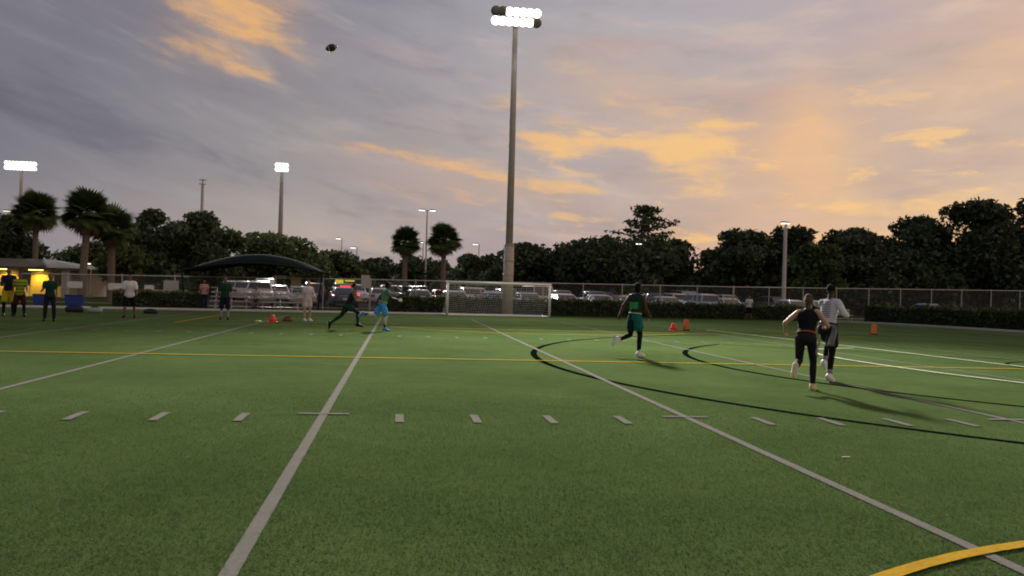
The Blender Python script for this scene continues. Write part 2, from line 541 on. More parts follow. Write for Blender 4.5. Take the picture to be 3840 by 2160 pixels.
strip('penalty_arc', arc(6.5, 26.9, 7.3, 216, 324, 40), 0.10, 0.0165, m_yellow)
strip('centre_circle', arc(6.5, -10.9, 5.65, 0, 360, 96)[:-1], 0.105, 0.016, m_yellow, closed=True)
strip('goal_area_line', [(-0.3, 32.0), (0.2, 28.0), (11.5, 28.6), (21.0, 26.7), (31.0, 26.4)], 0.10, 0.016, m_white)
LX, LY = 18.8, 8.2
strip('fan_arc', arc(LX, LY, 14.72, 110, 250, 80), 0.16, 0.004, m_black)
strip('shot_arc', arc(LX, LY, 10.75, 135, 225, 50), 0.15, 0.004, m_black)
strip('shot_line', [(11.3, 15.7), (14.5, 13.85), (18.6, 11.1)], 0.10, 0.0045, m_black)
strip('shot_line', [(11.3, 0.7), (14.5, 2.55), (18.6, 5.3)], 0.10, 0.0045, m_black)
strip('crease_circle', arc(LX, LY, 2.6, 0, 360, 60)[:-1], 0.10, 0.005, m_black, closed=True)
strip('restraining_line', [(-5.0, 23.2), (0.3, 24.0), (6.0, 24.1), (13.5, 24.0), (24.0, 24.1)], 0.10, 0.004, m_black)
strip('box_line', [(14.75, 26.4), (15.3, 21.0), (15.9, 15.2), (16.2, 11.5), (16.6, 6.5)], 0.10, 0.024, m_bright)
strip('box_arc', [(15.4, 15.0), (14.4, 14.6), (13.5, 13.9), (12.9, 12.9), (12.55, 11.6), (12.45, 10.3), (12.5, 8.6), (12.75, 6.6), (13.3, 4.6), (14.1, 2.4)], 0.10, 0.024, m_bright)
# the pile of the artificial turf: upright fibres where the camera is near enough to see them
def fibres(n, m):
    g = np.random.default_rng(3)
    x = g.uniform(-8.5, 10.5, n); y = g.uniform(-7.4, 3.0, n)
    d = np.hypot(x - CAM.x, y - CAM.y)
    keep = g.random(n) < np.clip((13.5 - d) / 7.5, 0, 1)
    keep &= np.abs((x + 200 * YD * 5 + YD * 2.5) % (YD * 5) - YD * 2.5) > 0.046
    keep &= ~((y > -0.63) & (y < 0.06) & (np.abs((x + 400 * YD + YD / 2) % YD - YD / 2) < 0.046))
    keep &= np.abs(np.hypot(x - 6.5, y + 10.9) - 5.65) > 0.048
    keep &= np.abs(np.hypot(x - LX, y - LY) - 14.72) > 0.075
    x, y = x[keep], y[keep]; k = len(x)
    a = g.uniform(0, 2 * PI, k); h = g.uniform(0.010, 0.026, k); w = g.uniform(0.0020, 0.0036, k)
    lx, ly = g.normal(0, 0.011, k), g.normal(0.002, 0.011, k)
    z0 = np.zeros(k)
    V = np.stack([np.stack([x - np.cos(a) * w, y - np.sin(a) * w, z0], 1), np.stack([x + np.cos(a) * w, y + np.sin(a) * w, z0], 1), np.stack([x + lx, y + ly, h], 1)], 1).reshape(-1, 3)
    return fast_mesh('turf_fibres', V, np.arange(3 * k).reshape(k, 3), m)
m_fibre = mat('turf_fibre', (0.074, 0.130, 0.042), 0.8, 0.45, 0.35, island=0.26, spec=0.05, trans=0.3)
tag(link('turf_fibres', fibres(520000, m_fibre)), 'short green fibres of the artificial turf in the foreground', 'turf', kind='stuff')
m_litter = mat('paper', (0.5, 0.52, 0.4), 0.8)
lt = MB().box((0, 0, 0.008), (0.085, 0.016, 0.01)).obj('paper_scrap', m_litter, None, False, (5.33, -2.59, 0.0))
tag(lt, 'tiny pale scrap lying alone on the green turf', 'litter')

# ------------------------------------------------------------------ common materials
m_steel = mat('galvanised_steel', (0.42, 0.40, 0.37), 0.5, 0.15, 3.0, metal=0.3)
m_polegrey = mat('pole_grey', (0.40, 0.37, 0.34), 0.6, 0.15, 2.0)
m_poleconc = mat('pole_concrete', (0.44, 0.385, 0.31), 0.85, 0.2, 4.0, bump=0.3)
m_dark = mat('dark_metal', (0.03, 0.03, 0.032), 0.5)
m_black_pl = mat('black_plastic', (0.012, 0.012, 0.013), 0.5)
m_whitepaint = mat('white_paint', (0.72, 0.71, 0.68), 0.4, 0.06, 5.0)
m_lamp = mat('flood_lens', (0.9, 0.9, 0.85), 0.3, emit=(1.0, 0.93, 0.76), estr=3.4)
m_lamp_far = mat('far_flood_lens', (0.9, 0.9, 0.9), 0.3, emit=(1.0, 0.94, 0.90), estr=2.6)
m_lamp_off = mat('unlit_lens', (0.25, 0.25, 0.24), 0.2)
m_street = mat('street_lamp_lens', (0.9, 0.9, 0.85), 0.3, emit=(1.0, 0.97, 0.88), estr=2.6)
m_street_warm = mat('warm_street_lens', (0.9, 0.8, 0.6), 0.3, emit=(1.0, 0.84, 0.58), estr=1.6)

# ------------------------------------------------------------------ floodlight masts
def spot(name, loc, aim, energy, c, ang, blend=0.6, size=1.2):
    d = bpy.data.lights.new(name, 'SPOT')
    d.energy = energy; d.color = c; d.spot_size = R(ang); d.spot_blend = blend; d.shadow_soft_size = size
    o = bpy.data.objects.new(name, d); col.objects.link(o)
    o.location = loc
    o.rotation_euler = (Vector(aim) - Vector(loc)).to_track_quat('-Z', 'Y').to_euler()
    return o


def floodlight(loc, H, label, group, base_h, half, rows, per_row, lampr, lens, rz=0.0, r0=0.20, collars=True, off=()):
    t = thing('floodlight_mast', label, 'floodlight', loc, rz, group)
    lo = MB().lathe([(r0 * 1.45, -0.1), (r0 * 1.40, base_h)], n=18)
    lo.obj('base_shaft', m_poleconc, t, True)
    MB().lathe([(r0, base_h - 0.3), (r0 * 0.9, H * 0.6), (r0 * 0.62, H + 0.3)], n=16).obj('shaft', m_polegrey, t, True)
    if collars:
        cm = MB().lathe([(r0 * 1.5, -0.035), (r0 * 1.56, 0), (r0 * 1.5, 0.035)], n=18).mesh('collar', m_steel)
        for z in (base_h, base_h - 1.0, base_h - 1.9, base_h - 2.5):
            if z > 0.3: link('collar', cm, t, (0, 0, z))
    arm_z = [H - 0.05 - 0.62 * k for k in range(rows)]
    for z in arm_z:
        MB().box((0, -0.05, z), (half * 2 + 0.2, 0.10, 0.12)).obj('crossarm', m_polegrey, t)
    q = Matrix.Rotation(R(118), 3, 'X')            # lamp axis: outwards over the field and down
    hood = MB().lathe([(lampr * 0.35, -0.34), (lampr * 0.8, -0.22), (lampr, -0.02), (lampr * 1.06, 0.02)], n=14, axis=q).mesh('housing', m_dark, True)
    lensm = MB().lathe([(lampr * 0.98, 0.022), (lampr * 0.9, 0.07), (lampr * 0.4, 0.10)], n=14, axis=q).mesh('lens', lens, True)
    for z in arm_z:
        for k in range(per_row):
            x = -half + 2 * half * k / (per_row - 1)
            h = link('housing', hood, t, (x, -0.34, z + 0.02))
            ln = link('lens', lensm, h)
            if (arm_z.index(z), k) in off:
                ln.material_slots[0].link = 'OBJECT'; ln.material_slots[0].material = m_lamp_off
    return t


FL = (7.75, 43.1, 0)
floodlight(FL, 19.3, 'tall floodlight mast rising behind the white goal, its lamps glaring white', 'floodlight masts', 4.45, 1.32, 2, 7, 0.30, m_lamp, r0=0.235, off=((0, 0), (0, 1), (1, 6)))
floodlight((-15.75, 110, 0), 18.0, 'distant floodlight mast with two short rows of lamps, above the green shade canopy', 'floodlight masts', 3, 0.62, 2, 4, 0.33, m_lamp_far, r0=0.34, collars=False)
floodlight((-49.6, 110, 0), 16.6, 'floodlight mast at the far left, two wide lit rows above the pair of palms', 'floodlight masts', 3, 1.75, 2, 9, 0.32, m_lamp_far, r0=0.26, collars=False)
spot('floodlight_beam', (FL[0], FL[1] - 0.9, 18.6), (7.0, -36, 0), 212000, (1.0, 0.94, 0.80), 72, 1.0, 1.8)
spot('floodlight_beam', (FL[0], FL[1] - 1.1, 18.0), (8, 25, 0), 13000, (1.0, 0.94, 0.80), 92, 1.0, 1.8)
spot('floodlight_beam', (-15.75, 108.8, 17.6), (-4, -6, 0), 62000, (1.0, 0.93, 0.84), 70, 0.8, 1.6)
spot('floodlight_beam', (-49.6, 108.8, 16.2), (-12, -6, 0), 62000, (1.0, 0.93, 0.84), 70, 0.8, 0.8)
t = thing('unlit_mast', 'faint tall mast without lit lamps, above the dark tree at left', 'mast', (-28.55, 120, 0), 0)
MB().lathe([(0.30, 0), (0.20, 15.9)], n=14).obj('shaft', m_steel, t, True)
MB().box((0, -0.1, 16.0), (1.0, 0.12, 0.14)).obj('lamp_rack', m_steel, t)
MB().box((0, -0.1, 16.6), (1.0, 0.12, 0.14)).obj('lamp_rack', m_steel, t)
MB().box((0, 0.0, 16.2), (0.16, 0.1, 1.1)).obj('bracket', m_steel, t)

# ------------------------------------------------------------------ street lamps of the car park
def street(loc, H, label, heads, lens=m_street, arm=0.9, pole_r=0.09, rz=0.0, watts=0):
    t = thing('street_lamp', label, 'street lamp', loc, rz, 'lamp posts round the car park')
    MB().lathe([(pole_r * 2.6, 0), (pole_r * 2.6, 0.5), (pole_r, 0.55), (pole_r * 0.75, H)], n=12).obj('post', m_polegrey, t, True)
    for sx in heads:
        MB().tube((0, 0, H - 0.06), (sx * arm, 0, H), 0.04, 0.035, 8).obj('arm', m_polegrey, t)
        h = MB().add([(sx * (arm - 0.1), -0.20, H - 0.02), (sx * (arm + 0.75), -0.18, H - 0.02), (sx * (arm + 0.75), 0.18, H - 0.02), (sx * (arm - 0.1), 0.20, H - 0.02),
                      (sx * (arm - 0.05), -0.14, H + 0.12), (sx * (arm + 0.6), -0.10, H + 0.10), (sx * (arm + 0.6), 0.10, H + 0.10), (sx * (arm - 0.05), 0.14, H + 0.12)],
                     [(0, 3, 2, 1), (4, 5, 6, 7), (0, 1, 5, 4), (1, 2, 6, 5), (2, 3, 7, 6), (3, 0, 4, 7)]).obj('lamp_head', m_dark, t)
        MB().box((sx * (arm + 0.32), 0, H - 0.055), (0.72, 0.30, 0.06)).obj('lens', lens, h)
        if watts:
            d = bpy.data.lights.new('street_lamp_light', 'SPOT'); d.energy = watts; d.color = (1.0, 0.97, 0.92); d.spot_size = R(96); d.spot_blend = 0.8; d.shadow_soft_size = 0.3
            lo_ = bpy.data.objects.new('street_lamp_light', d); col.objects.link(lo_); lo_.location = (loc[0] + sx * (arm + 0.32), loc[1] - 0.25, H - 0.12)
            lo_.rotation_euler = Vector((0.0, -1.15, -1.0)).to_track_quat('-Z', 'Y').to_euler()
    return t


street((4.03, 95, 0), 11.2, 'double armed street lamp, lit, between the pair of palms left of the tall mast', (-1, 1), arm=0.35, pole_r=0.12, watts=2200)
street((-5.2, 110, 0), 6.9, 'small lit lamp above the tree gap, upper left of the running players', (-1,), arm=0.2)
street((-8.0, 120, 0), 8.65, 'faint lit lamp in the sky just above the right end of the canopy trees', (-1,), arm=0.2)
street((12.0, 110, 0), 8.0, 'single lit lamp low in the sky just left of the tall central mast', (-1,), arm=0.2, watts=1800)
street((-23.3, 60, 0), 2.75, 'low lit lamp beside the trunk of the second palm from the left', (-1,), m_street, arm=0.1, pole_r=0.05)
street((-42.2, 90, 0), 8.8, 'warm lit lamp at the extreme left edge beside the palm crown', (-1,), m_street_warm, arm=0.1)
street((35.35, 62, 0), 8.35, 'lit lamp on a thick grey post in front of the trees on the right', (1,), arm=-0.35, pole_r=0.2, watts=1100)
street((25.4, 73.0, 0), 6.67, 'small lit lamp half hidden in the broad tree with the feathery top', (-1,), arm=0.1, pole_r=0.022)
street((3.7, 97, 0), 7.3, 'lit lamp showing between the two middle palm crowns', (-1,), arm=0.1)

# ------------------------------------------------------------------ trees
def leaf_mat(name, c, isl=0.55):
    return mat(name, c, 0.75, 0.5, 0.35, island=isl, spec=0.1, trans=0.15)


L_DARK = leaf_mat('dark_leaf', (0.074, 0.100, 0.052))
L_MID = leaf_mat('mid_leaf', (0.085, 0.115, 0.052))
L_OLIVE = leaf_mat('olive_leaf', (0.085, 0.105, 0.04))
L_LIGHT = leaf_mat('light_leaf', (0.085, 0.12, 0.042))
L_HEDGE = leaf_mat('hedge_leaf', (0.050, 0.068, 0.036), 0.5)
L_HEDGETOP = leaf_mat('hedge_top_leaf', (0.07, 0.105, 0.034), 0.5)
M_BARK = mat('bark', (0.085, 0.062, 0.045), 0.95, 0.35, 4.0, bump=0.6, bscale=9.0)
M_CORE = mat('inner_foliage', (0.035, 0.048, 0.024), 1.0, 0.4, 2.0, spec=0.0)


def leaf_cards(C, size, N=None, up=0.35):
    """pointed bent leaf sprays centred on C (n,3)"""
    n = len(C)
    nrm = nr.normal(size=(n, 3)); nrm[:, 2] += up * 2
    nrm /= np.linalg.norm(nrm, axis=1)[:, None]
    t = nr.normal(size=(n, 3)); t -= nrm * (t * nrm).sum(1)[:, None]; t /= np.linalg.norm(t, axis=1)[:, None]
    b = np.cross(nrm, t)
    sz = size * nr.uniform(0.55, 1.35, (n, 1))
    V = np.stack([C - t * sz, C + b * sz * 0.55 + nrm * sz * 0.15, C + t * sz, C - b * sz * 0.55 + nrm * sz * 0.15], 1).reshape(-1, 3)
    F = np.arange(4 * n).reshape(n, 4)
    return V, F


def crown(lobes, dens, size):
    """leaf positions for ellipsoid lobes (cx,cy,cz,rx,ry,rz), ragged at the rim"""
    out = []
    for cx, cy, cz, rx, ry, rz in lobes:
        k = max(30, int(dens * (rx * ry + rx * rz + ry * rz) * 4))
        d = nr.normal(size=(k, 3)); d /= np.linalg.norm(d, axis=1)[:, None]
        rr = np.where(nr.random(k) < 0.75, nr.uniform(0.78, 1.10, k), nr.uniform(0.3, 0.85, k))
        # clumpiness: push out along a few random bumps
        bumps = nr.normal(size=(14, 3)); bumps /= np.linalg.norm(bumps, axis=1)[:, None]
        bump = np.clip((d @ bumps.T).max(1) - 0.82, 0, 1) * 1.5
        rr = rr + bump - 0.10
        out.append(np.array([cx, cy, cz]) + d * rr[:, None] * np.array([rx, ry, rz]))
    return np.concatenate(out)


def tree(label, x, y, h, r, leaf, seed, name='broadleaf_tree', nlobes=9, flat=0.62, trunk=0.22, crown_base=0.10, dens=17.0, size=0.30, core=True, group='trees beyond the car park'):
    global nr, rnd
    nr = np.random.default_rng(seed); rnd = random.Random(seed)
    t = thing(name, label, 'tree', (x, y, 0), 0, group)
    zb = h * crown_base
    ch = h - zb
    lobes = [(0, 0, zb + ch * 0.45, r * 0.66, r * 0.60, ch * 0.44)]
    for k in range(nlobes):
        a = 2 * PI * (k + rnd.uniform(-0.3, 0.3)) / nlobes
        q = rnd.uniform(0.45, 0.72)
        lr = r * rnd.uniform(0.34, 0.50)
        zc = zb + ch * rnd.uniform(0.18, 0.72)
        lz = lr * flat * rnd.uniform(0.85, 1.3)
        lz = min(lz, (h - zc))
        lobes.append((math.cos(a) * r * q, math.sin(a) * r * q, zc, lr, lr, max(lz, 0.5)))
    for k in range(3):
        lr = r * rnd.uniform(0.26, 0.42)
        lz = lr * 0.7
        lobes.append((rnd.uniform(-0.4, 0.4) * r, rnd.uniform(-0.3, 0.3) * r, h - lz * rnd.uniform(1.0, 1.25), lr, lr, lz))
    P = crown(lobes, dens, size)
    P[:, 2] = np.maximum(P[:, 2], 0.35)
    V, F = leaf_cards(P, size)
    link('crown', fast_mesh('crown', V, F, leaf), t)
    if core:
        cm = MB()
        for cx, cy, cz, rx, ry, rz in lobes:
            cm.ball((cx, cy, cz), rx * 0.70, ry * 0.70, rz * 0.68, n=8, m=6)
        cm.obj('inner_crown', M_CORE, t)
    tm = MB()
    top = zb + ch * 0.35
    pts = [Vector((0, 0, -0.1)), Vector((rnd.uniform(-.1, .1), 0, zb * 0.55)), Vector((rnd.uniform(-.25, .25), rnd.uniform(-.2, .2), zb)), Vector((rnd.uniform(-.3, .3), 0, top))]
    tm.path(pts, [trunk * 1.35, trunk, trunk * 0.85, trunk * 0.5], 9)
    tm.obj('trunk', M_BARK, t)
    for cx, cy, cz, rx, ry, rz in lobes[1:7]:
        e = Vector((cx * 0.85, cy * 0.85, cz)); m_ = pts[2].lerp(e, 0.5) + Vector((0, 0, -0.12 * r * 0.3))
        MB().path([pts[2] - Vector((0, 0, 0.2)), m_, e], [trunk * 0.5, trunk * 0.33, trunk * 0.12], 6).obj('limb', M_BARK, t)
    return t


tree('dark bushy tree at the far left edge, behind the leftmost palm', -35.1, 72, 7.2, 3.6, L_DARK, 11)
tree('low dark tree cut by the left picture edge, behind the lit building', -39.5, 74, 6.2, 3.4, L_DARK, 12)
tree('small olive green tree just right of the two tall palms', -20.9, 60, 4.5, 2.0, L_OLIVE, 13, trunk=0.12, size=0.24, dens=22)
tree('tall dark tree with sky gaps, left one of the touching pair right of the palms', -21.5, 70, 8.0, 3.3, L_DARK, 14, dens=14, core=False, nlobes=11)
tree('tall dark tree with domed top, right one of the touching pair', -17.3, 72, 8.1, 3.3, L_DARK, 15, nlobes=10)
tree('wide mid green tree behind the shade canopy, below the distant floodlight', -12.2, 84, 7.0, 5.9, L_MID, 16, nlobes=12)
tree('lower green tree sloping down to the right of the canopy roof', -6.6, 90, 5.6, 3.8, L_MID, 17)
tree('low dark tree line piece between the canopy and the middle palms', -2.2, 95, 5.0, 3.9, L_DARK, 18)
tree('low dark tree behind the trunks of the middle palms', 4.2, 100, 5.4, 5.0, L_DARK, 19)
tree('low tree filling the gap between the middle palms and the tall mast', 10.2, 92, 5.9, 3.6, L_DARK, 20)
tree('rounded dark tree behind the tall mast, over the goal crossbar', 14.6, 84, 7.0, 4.4, L_DARK, 21)
tree('low green tree behind the right goalpost', 18.6, 90, 5.6, 3.6, L_MID, 42)
tree('broad spreading dark tree in front of the feathery topped tree', 24.0, 78, 7.3, 7.0, L_DARK, 22, nlobes=14, trunk=0.34)
tree('dark tree touching the right side of the broad spreading tree', 31.3, 80, 7.7, 4.4, L_DARK, 23)
tree('rounded dark tree just left of the thick grey lamp post', 36.4, 75, 8.6, 3.8, L_DARK, 24)
tree('rounded tree with its top right behind the grey post lamp', 42.6, 74, 9.2, 3.9, L_DARK, 25)
tree('smaller lighter green tree right of the thick grey lamp post', 40.5, 66, 6.9, 2.6, L_LIGHT, 26, trunk=0.14, size=0.25, dens=20)
tree('wide dark tree between the lighter green tree and the tallest trees', 49.3, 72, 8.3, 5.0, L_DARK, 27, nlobes=12)
tree('dark shoulder tree leaning on the tallest trees at the right', 54.0, 70, 9.6, 4.4, L_DARK, 28, nlobes=12)
tree('tallest dark tree at the right, with the pointed left slope', 58.8, 68, 11.9, 4.9, L_DARK, 29, nlobes=14)
tree('tall dark tree with small orange sky gaps at the right edge', 63.5, 66, 12.1, 4.3, L_DARK, 30, nlobes=12, core=False, dens=13)
tree('dark tree cut by the right picture edge', 68.5, 64, 10.6, 5.0, L_DARK, 31, nlobes=12)
for k, (px, py, ph, prd) in enumerate([(-29.5, 80, 5.2, 3.6), (-25, 92, 5.5, 4.0), (45.5, 84, 8.6, 4.8), (28, 92, 6.5, 5.0), (51.8, 78, 9.7, 5.0), (57.5, 77, 11.0, 5.0)]):
    tree(['low dark tree seen between the two left palm trunks', 'low dark tree under the faint unlit mast', 'dark tree glimpsed behind the lighter green tree',
          'dark tree glimpsed behind the trunk of the broad spreading tree', 'dark tree filling the dip left of the shoulder tree at the right', 'dark tree filling in behind the shoulder tree and the tallest tree'][k], px, py, ph, prd, L_DARK, 50 + k)

# feathery tree: thin layered sprays on a visible leader
def feathery(label, x, y, h, r):
    global nr, rnd
    nr = np.random.default_rng(77); rnd = random.Random(77)
    t = thing('feathery_tree', label, 'tree', (x, y, 0), 0, 'trees beyond the car park')
    MB().path([(0, 0, 0), (0.1, 0, h * 0.5), (-0.1, 0, h * 0.8), (0.5, 0, h * 0.99)], [0.3, 0.2, 0.11, 0.03], 8).obj('trunk', M_BARK, t)
    C = []
    for k in range(44):
        z = h * (0.46 + 0.53 * (k / 43.0))
        L = r * (1.0 - 0.86 * (k / 43.0)) * rnd.uniform(0.35, 1.25)
        a = k * 2.4 + rnd.uniform(-0.4, 0.4)
        base = Vector((0, 0, z)); tip = Vector((math.cos(a) * L, math.sin(a) * L, z + L * 0.16))
        if k % 3 == 0:
            MB().path([base, base.lerp(tip, 0.5) + Vector((0, 0, 0.1)), tip], [0.06, 0.04, 0.015], 5).obj('limb', M_BARK, t)
        for q in np.linspace(0.25, 1.0, 8):
            p = base.lerp(tip, q)
            n = 8
            C.append(np.array(p) + nr.normal(size=(n, 3)) * np.array([0.32, 0.32, 0.10]))
    V, F = leaf_cards(np.concatenate(C), 0.22)
    link('crown', fast_mesh('crown', V, F, L_DARK), t)
feathery('tall sparse tree with feathery layered branches showing sky, above the broad tree', 28.6, 82, 11.4, 7.2)

# the wood far behind the car park reads as one mass
nr = np.random.default_rng(5)
lob = []
for k in range(110):
    px = -95 + 230 * k / 109.0
    lob.append((px, 125 + 14 * math.sin(k * 2.1) - 0.12 * px, 1.6 + 0.5 * math.sin(k * 1.3), 3.2, 3.2, 2.6 + 0.9 * math.sin(k * 0.7) * math.sin(k * 2.9)))
V, F = leaf_cards(crown(lob, 2.6, 0.8), 0.75)
tag(link('woodland', fast_mesh('woodland', V, F, L_DARK)), 'dark low woodland closing the view far behind the car park', 'woodland', kind='stuff')
# shrubs under the trees behind the car park
nr = np.random.default_rng(6)
lob = []
for k in range(90):
    p = lot(-46 + 128 * k / 89.0, 34 + 2.5 * math.sin(k * 1.9))
    lob.append((p.x, p.y, 0.7, 1.5, 1.2, 1.3 + 0.5 * math.sin(k * 2.3)))
V, F = leaf_cards(crown(lob, 9, 0.4), 0.36)
tag(link('undergrowth', fast_mesh('undergrowth', V, F, L_DARK)), 'dark undergrowth below the trees along the back of the car park', 'undergrowth', kind='stuff')

# ------------------------------------------------------------------ palms with fan fronds
M_FROND = leaf_mat('palm_frond', (0.065, 0.10, 0.030), 0.4)
M_DEAD = mat('dead_frond', (0.16, 0.11, 0.065), 0.9, 0.3, 3.0)
M_PALMTRUNK = mat('palm_trunk', (0.17, 0.135, 0.10), 0.95, 0.35, 5.0, bump=0.8, bscale=12.0)


def frond_mesh(m, L=1.25, seg=16, droop=0.45, spread=150):
    """petiole and a pleated fan of pointed segments"""
    b = MB()
    pl = L * 0.55
    b.tube((0, 0, 0), (0, pl, 0.02), 0.022, 0.014, 4, False)
    for k in range(seg):
        a = R(-spread / 2 + spread * k / (seg - 1))
        ln = L * (1.0 - 0.28 * abs(a) / R(spread / 2))
        d = Vector((math.sin(a), math.cos(a), 0)); s_ = Vector((d.y, -d.x, 0))
        w = ln * 0.085
        root = Vector((0, pl, 0.02)); m1 = root + d * ln * 0.55 + Vector((0, 0, -0.04 * ln)); tip = root + d * ln + Vector((0, 0, -droop * ln * 0.55))
        ridge = Vector((0, 0, 0.02))
        b.add([root, m1 - s_ * w, m1 + ridge, m1 + s_ * w, tip], [(0, 1, 2), (0, 2, 3), (1, 4, 2), (2, 4, 3)])
    return b.mesh('frond', m)


F_GREEN = frond_mesh(M_FROND)
F_DEAD = frond_mesh(M_DEAD, 0.95, 9, 0.6, 95)


def palm(label, x, y, h, r, seed, lean=0.0, skirt=10, n=84, tr=0.24):
    rn = random.Random(seed)
    t = thing('fan_palm', label, 'palm tree', (x, y, 0), 0, 'fan palms')
    sc = r / 1.7
    hz = h - r * 0.88
    MB().path([(0, 0, -0.1), (lean * 0.3, 0, hz * 0.35), (lean * 0.7, 0, hz * 0.7), (lean, 0, hz)], [tr * 1.15, tr, tr * 0.92, tr * 1.15], 10).obj('trunk', M_PALMTRUNK, t)
    bt = MB()                                   # old leaf bases under the crown
    for k in range(26):
        a = k * 2.4; z = hz - 0.12 - 0.045 * k
        bt.tube((lean + math.cos(a) * tr * 0.8, math.sin(a) * tr * 0.8, z), (lean + math.cos(a) * tr * 1.9, math.sin(a) * tr * 1.9, z + 0.28), 0.06, 0.03, 4)
    bt.obj('boot', M_DEAD, t)
    for k in range(n):
        a = k * 2.39996 + rn.uniform(-0.2, 0.2)
        e = 82 - 112 * (k / (n - 1.0)) ** 0.85 + rn.uniform(-7, 7)
        o = link('frond', F_GREEN, t, (lean, 0, hz + 0.05 + 0.25 * (1 - k / n)))
        o.rotation_euler = (Matrix.Rotation(a, 3, 'Z') @ Matrix.Rotation(R(e), 3, 'X') @ Matrix.Rotation(rn.uniform(-.5, .5), 3, 'Y')).to_euler()
        s_ = sc * rn.uniform(0.82, 1.08); o.scale = (s_, s_, s_)
    for k in range(skirt):
        a = k * 2.39996 + 0.7
        o = link('dead_frond', F_DEAD, t, (lean, 0, hz - 0.1))
        o.rotation_euler = (Matrix.Rotation(a, 3, 'Z') @ Matrix.Rotation(R(rn.uniform(-75, -22)), 3, 'X')).to_euler()
        s_ = sc * rn.uniform(0.8, 1.05); o.scale = (s_, s_, s_)
    return t


palm('leftmost tall fan palm with a shaggy brown skirt, over the yellow lit wall', -30.9, 68.5, 8.7, 2.05, 1, skirt=30)
palm('second tall fan palm from the left, slightly taller, beside the low lamp', -19.75, 48, 7.0, 1.65, 2, lean=0.25, skirt=32)
palm('shorter fan palm of the middle pair, left one behind the runners', 1.3, 66, 6.6, 1.45, 3, skirt=10, n=70)
palm('fan palm of the middle pair with the taller crown, nearer the goal', 4.75, 66, 7.0, 1.6, 4, skirt=10, n=72)
palm('brown fan palm with most fronds hidden, right behind the second palm from the left', -18.9, 51.0, 6.2, 1.6, 5, skirt=22, n=50)

# ------------------------------------------------------------------ hedges
def hedge(label, pts, h, w, seed, dens=70):
    """a clipped hedge following pts; box core with leaf sprays over its faces"""
    global nr
    nr = np.random.default_rng(seed)
    t = thing('hedge', label, 'hedge', (pts[0][0], pts[0][1], 0), 0, 'clipped hedges behind the field')
    o = Vector((pts[0][0], pts[0][1], 0))
    core = MB(); Cs, Ct = [], []
    for i in range(len(pts) - 1):
        p, q = Vector((*pts[i], 0)) - o, Vector((*pts[i + 1], 0)) - o
        d = q - p; L = d.length; d.normalize(); n = Vector((-d.y, d.x, 0))
        rot = Matrix.Rotation(math.atan2(d.y, d.x), 3, 'Z')
        core.box((p + q) / 2 + Vector((0, 0, h * 0.48)), (L + 0.1, w * 0.84, h * 0.94), rot)
        k = int(L * h * dens)
        u = nr.uniform(0, L, k); z = nr.uniform(0.02, h, k)
        for sgn in (-1, 1):
            off = sgn * (w / 2 + nr.normal(0, 0.05, k))
            Cs.append(np.array(p)[None] + np.outer(u, np.array(d)) + np.outer(off, np.array(n)) + np.outer(z, [0, 0, 1]))
        k = int(L * w * dens)
        u = nr.uniform(0, L, k); v = nr.uniform(-w / 2, w / 2, k)
        zz = h + nr.normal(0, 0.06, k) + 0.07 * np.sin(u * 1.7) * np.sin(u * 0.53) + np.where(nr.random(k) < 0.03, nr.uniform(0, 0.22, k), 0)
        Ct.append(np.array(p)[None] + np.outer(u, np.array(d)) + np.outer(v, np.array(n)) + np.outer(zz, [0, 0, 1]))
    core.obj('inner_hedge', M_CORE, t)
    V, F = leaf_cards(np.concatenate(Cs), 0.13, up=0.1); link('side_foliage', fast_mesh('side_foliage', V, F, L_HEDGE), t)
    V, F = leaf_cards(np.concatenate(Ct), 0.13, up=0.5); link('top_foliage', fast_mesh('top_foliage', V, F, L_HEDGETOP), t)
    return t


hedge('long dark clipped hedge behind the white goal and the runner in green', [(-0.2, 42.9), (6.0, 44.3), (14, 45.2), (24, 46.6), (31.2, 47.6)], 0.92, 1.1, 5)
hedge('darker clipped hedge on the right, bending towards the camera along the kerb', [(34.0, 45.6), (36.0, 41.5), (37.6, 35.8), (39.4, 29.5)], 1.14, 1.2, 6)
hedge('low black hedge left of the bleachers, behind the walkway', [(-15.3, 40.4), (-10.5, 41.4)], 0.85, 1.0, 7)

# ------------------------------------------------------------------ chain link fence: bays with posts, rail and wire panel
m_wire = bpy.data.materials.new('chain_link'); m_wire.use_nodes = True
nt = m_wire.node_tree; bb = nt.nodes['Principled BSDF']
bb.inputs['Base Color'].default_value = (0.16, 0.165, 0.17, 1); bb.inputs['Roughness'].default_value = 0.6
cw = nt.nodes.new('ShaderNodeTexCoord'); sp = nt.nodes.new('ShaderNodeSeparateXYZ'); nt.links.new(cw.outputs['Object'], sp.inputs[0])
gx, gz = Ex(nt, sp.outputs[0]), Ex(nt, sp.outputs[2])
d1 = (((gx + gz) * (PI / 0.075)).sin()._m('ABSOLUTE')).smooth(0.16, 0.08)
d2 = (((gx - gz) * (PI / 0.075)).sin()._m('ABSOLUTE')).smooth(0.16, 0.08)
tr = nt.nodes.new('ShaderNodeBsdfTransparent'); ms = nt.nodes.new('ShaderNodeMixShader')
nt.links.new(d1.mx(d2).s, ms.inputs[0]); nt.links.new(tr.outputs[0], ms.inputs[1]); nt.links.new(bb.outputs[0], ms.inputs[2])
nt.links.new(ms.outputs[0], nt.nodes['Material Output'].inputs[0])


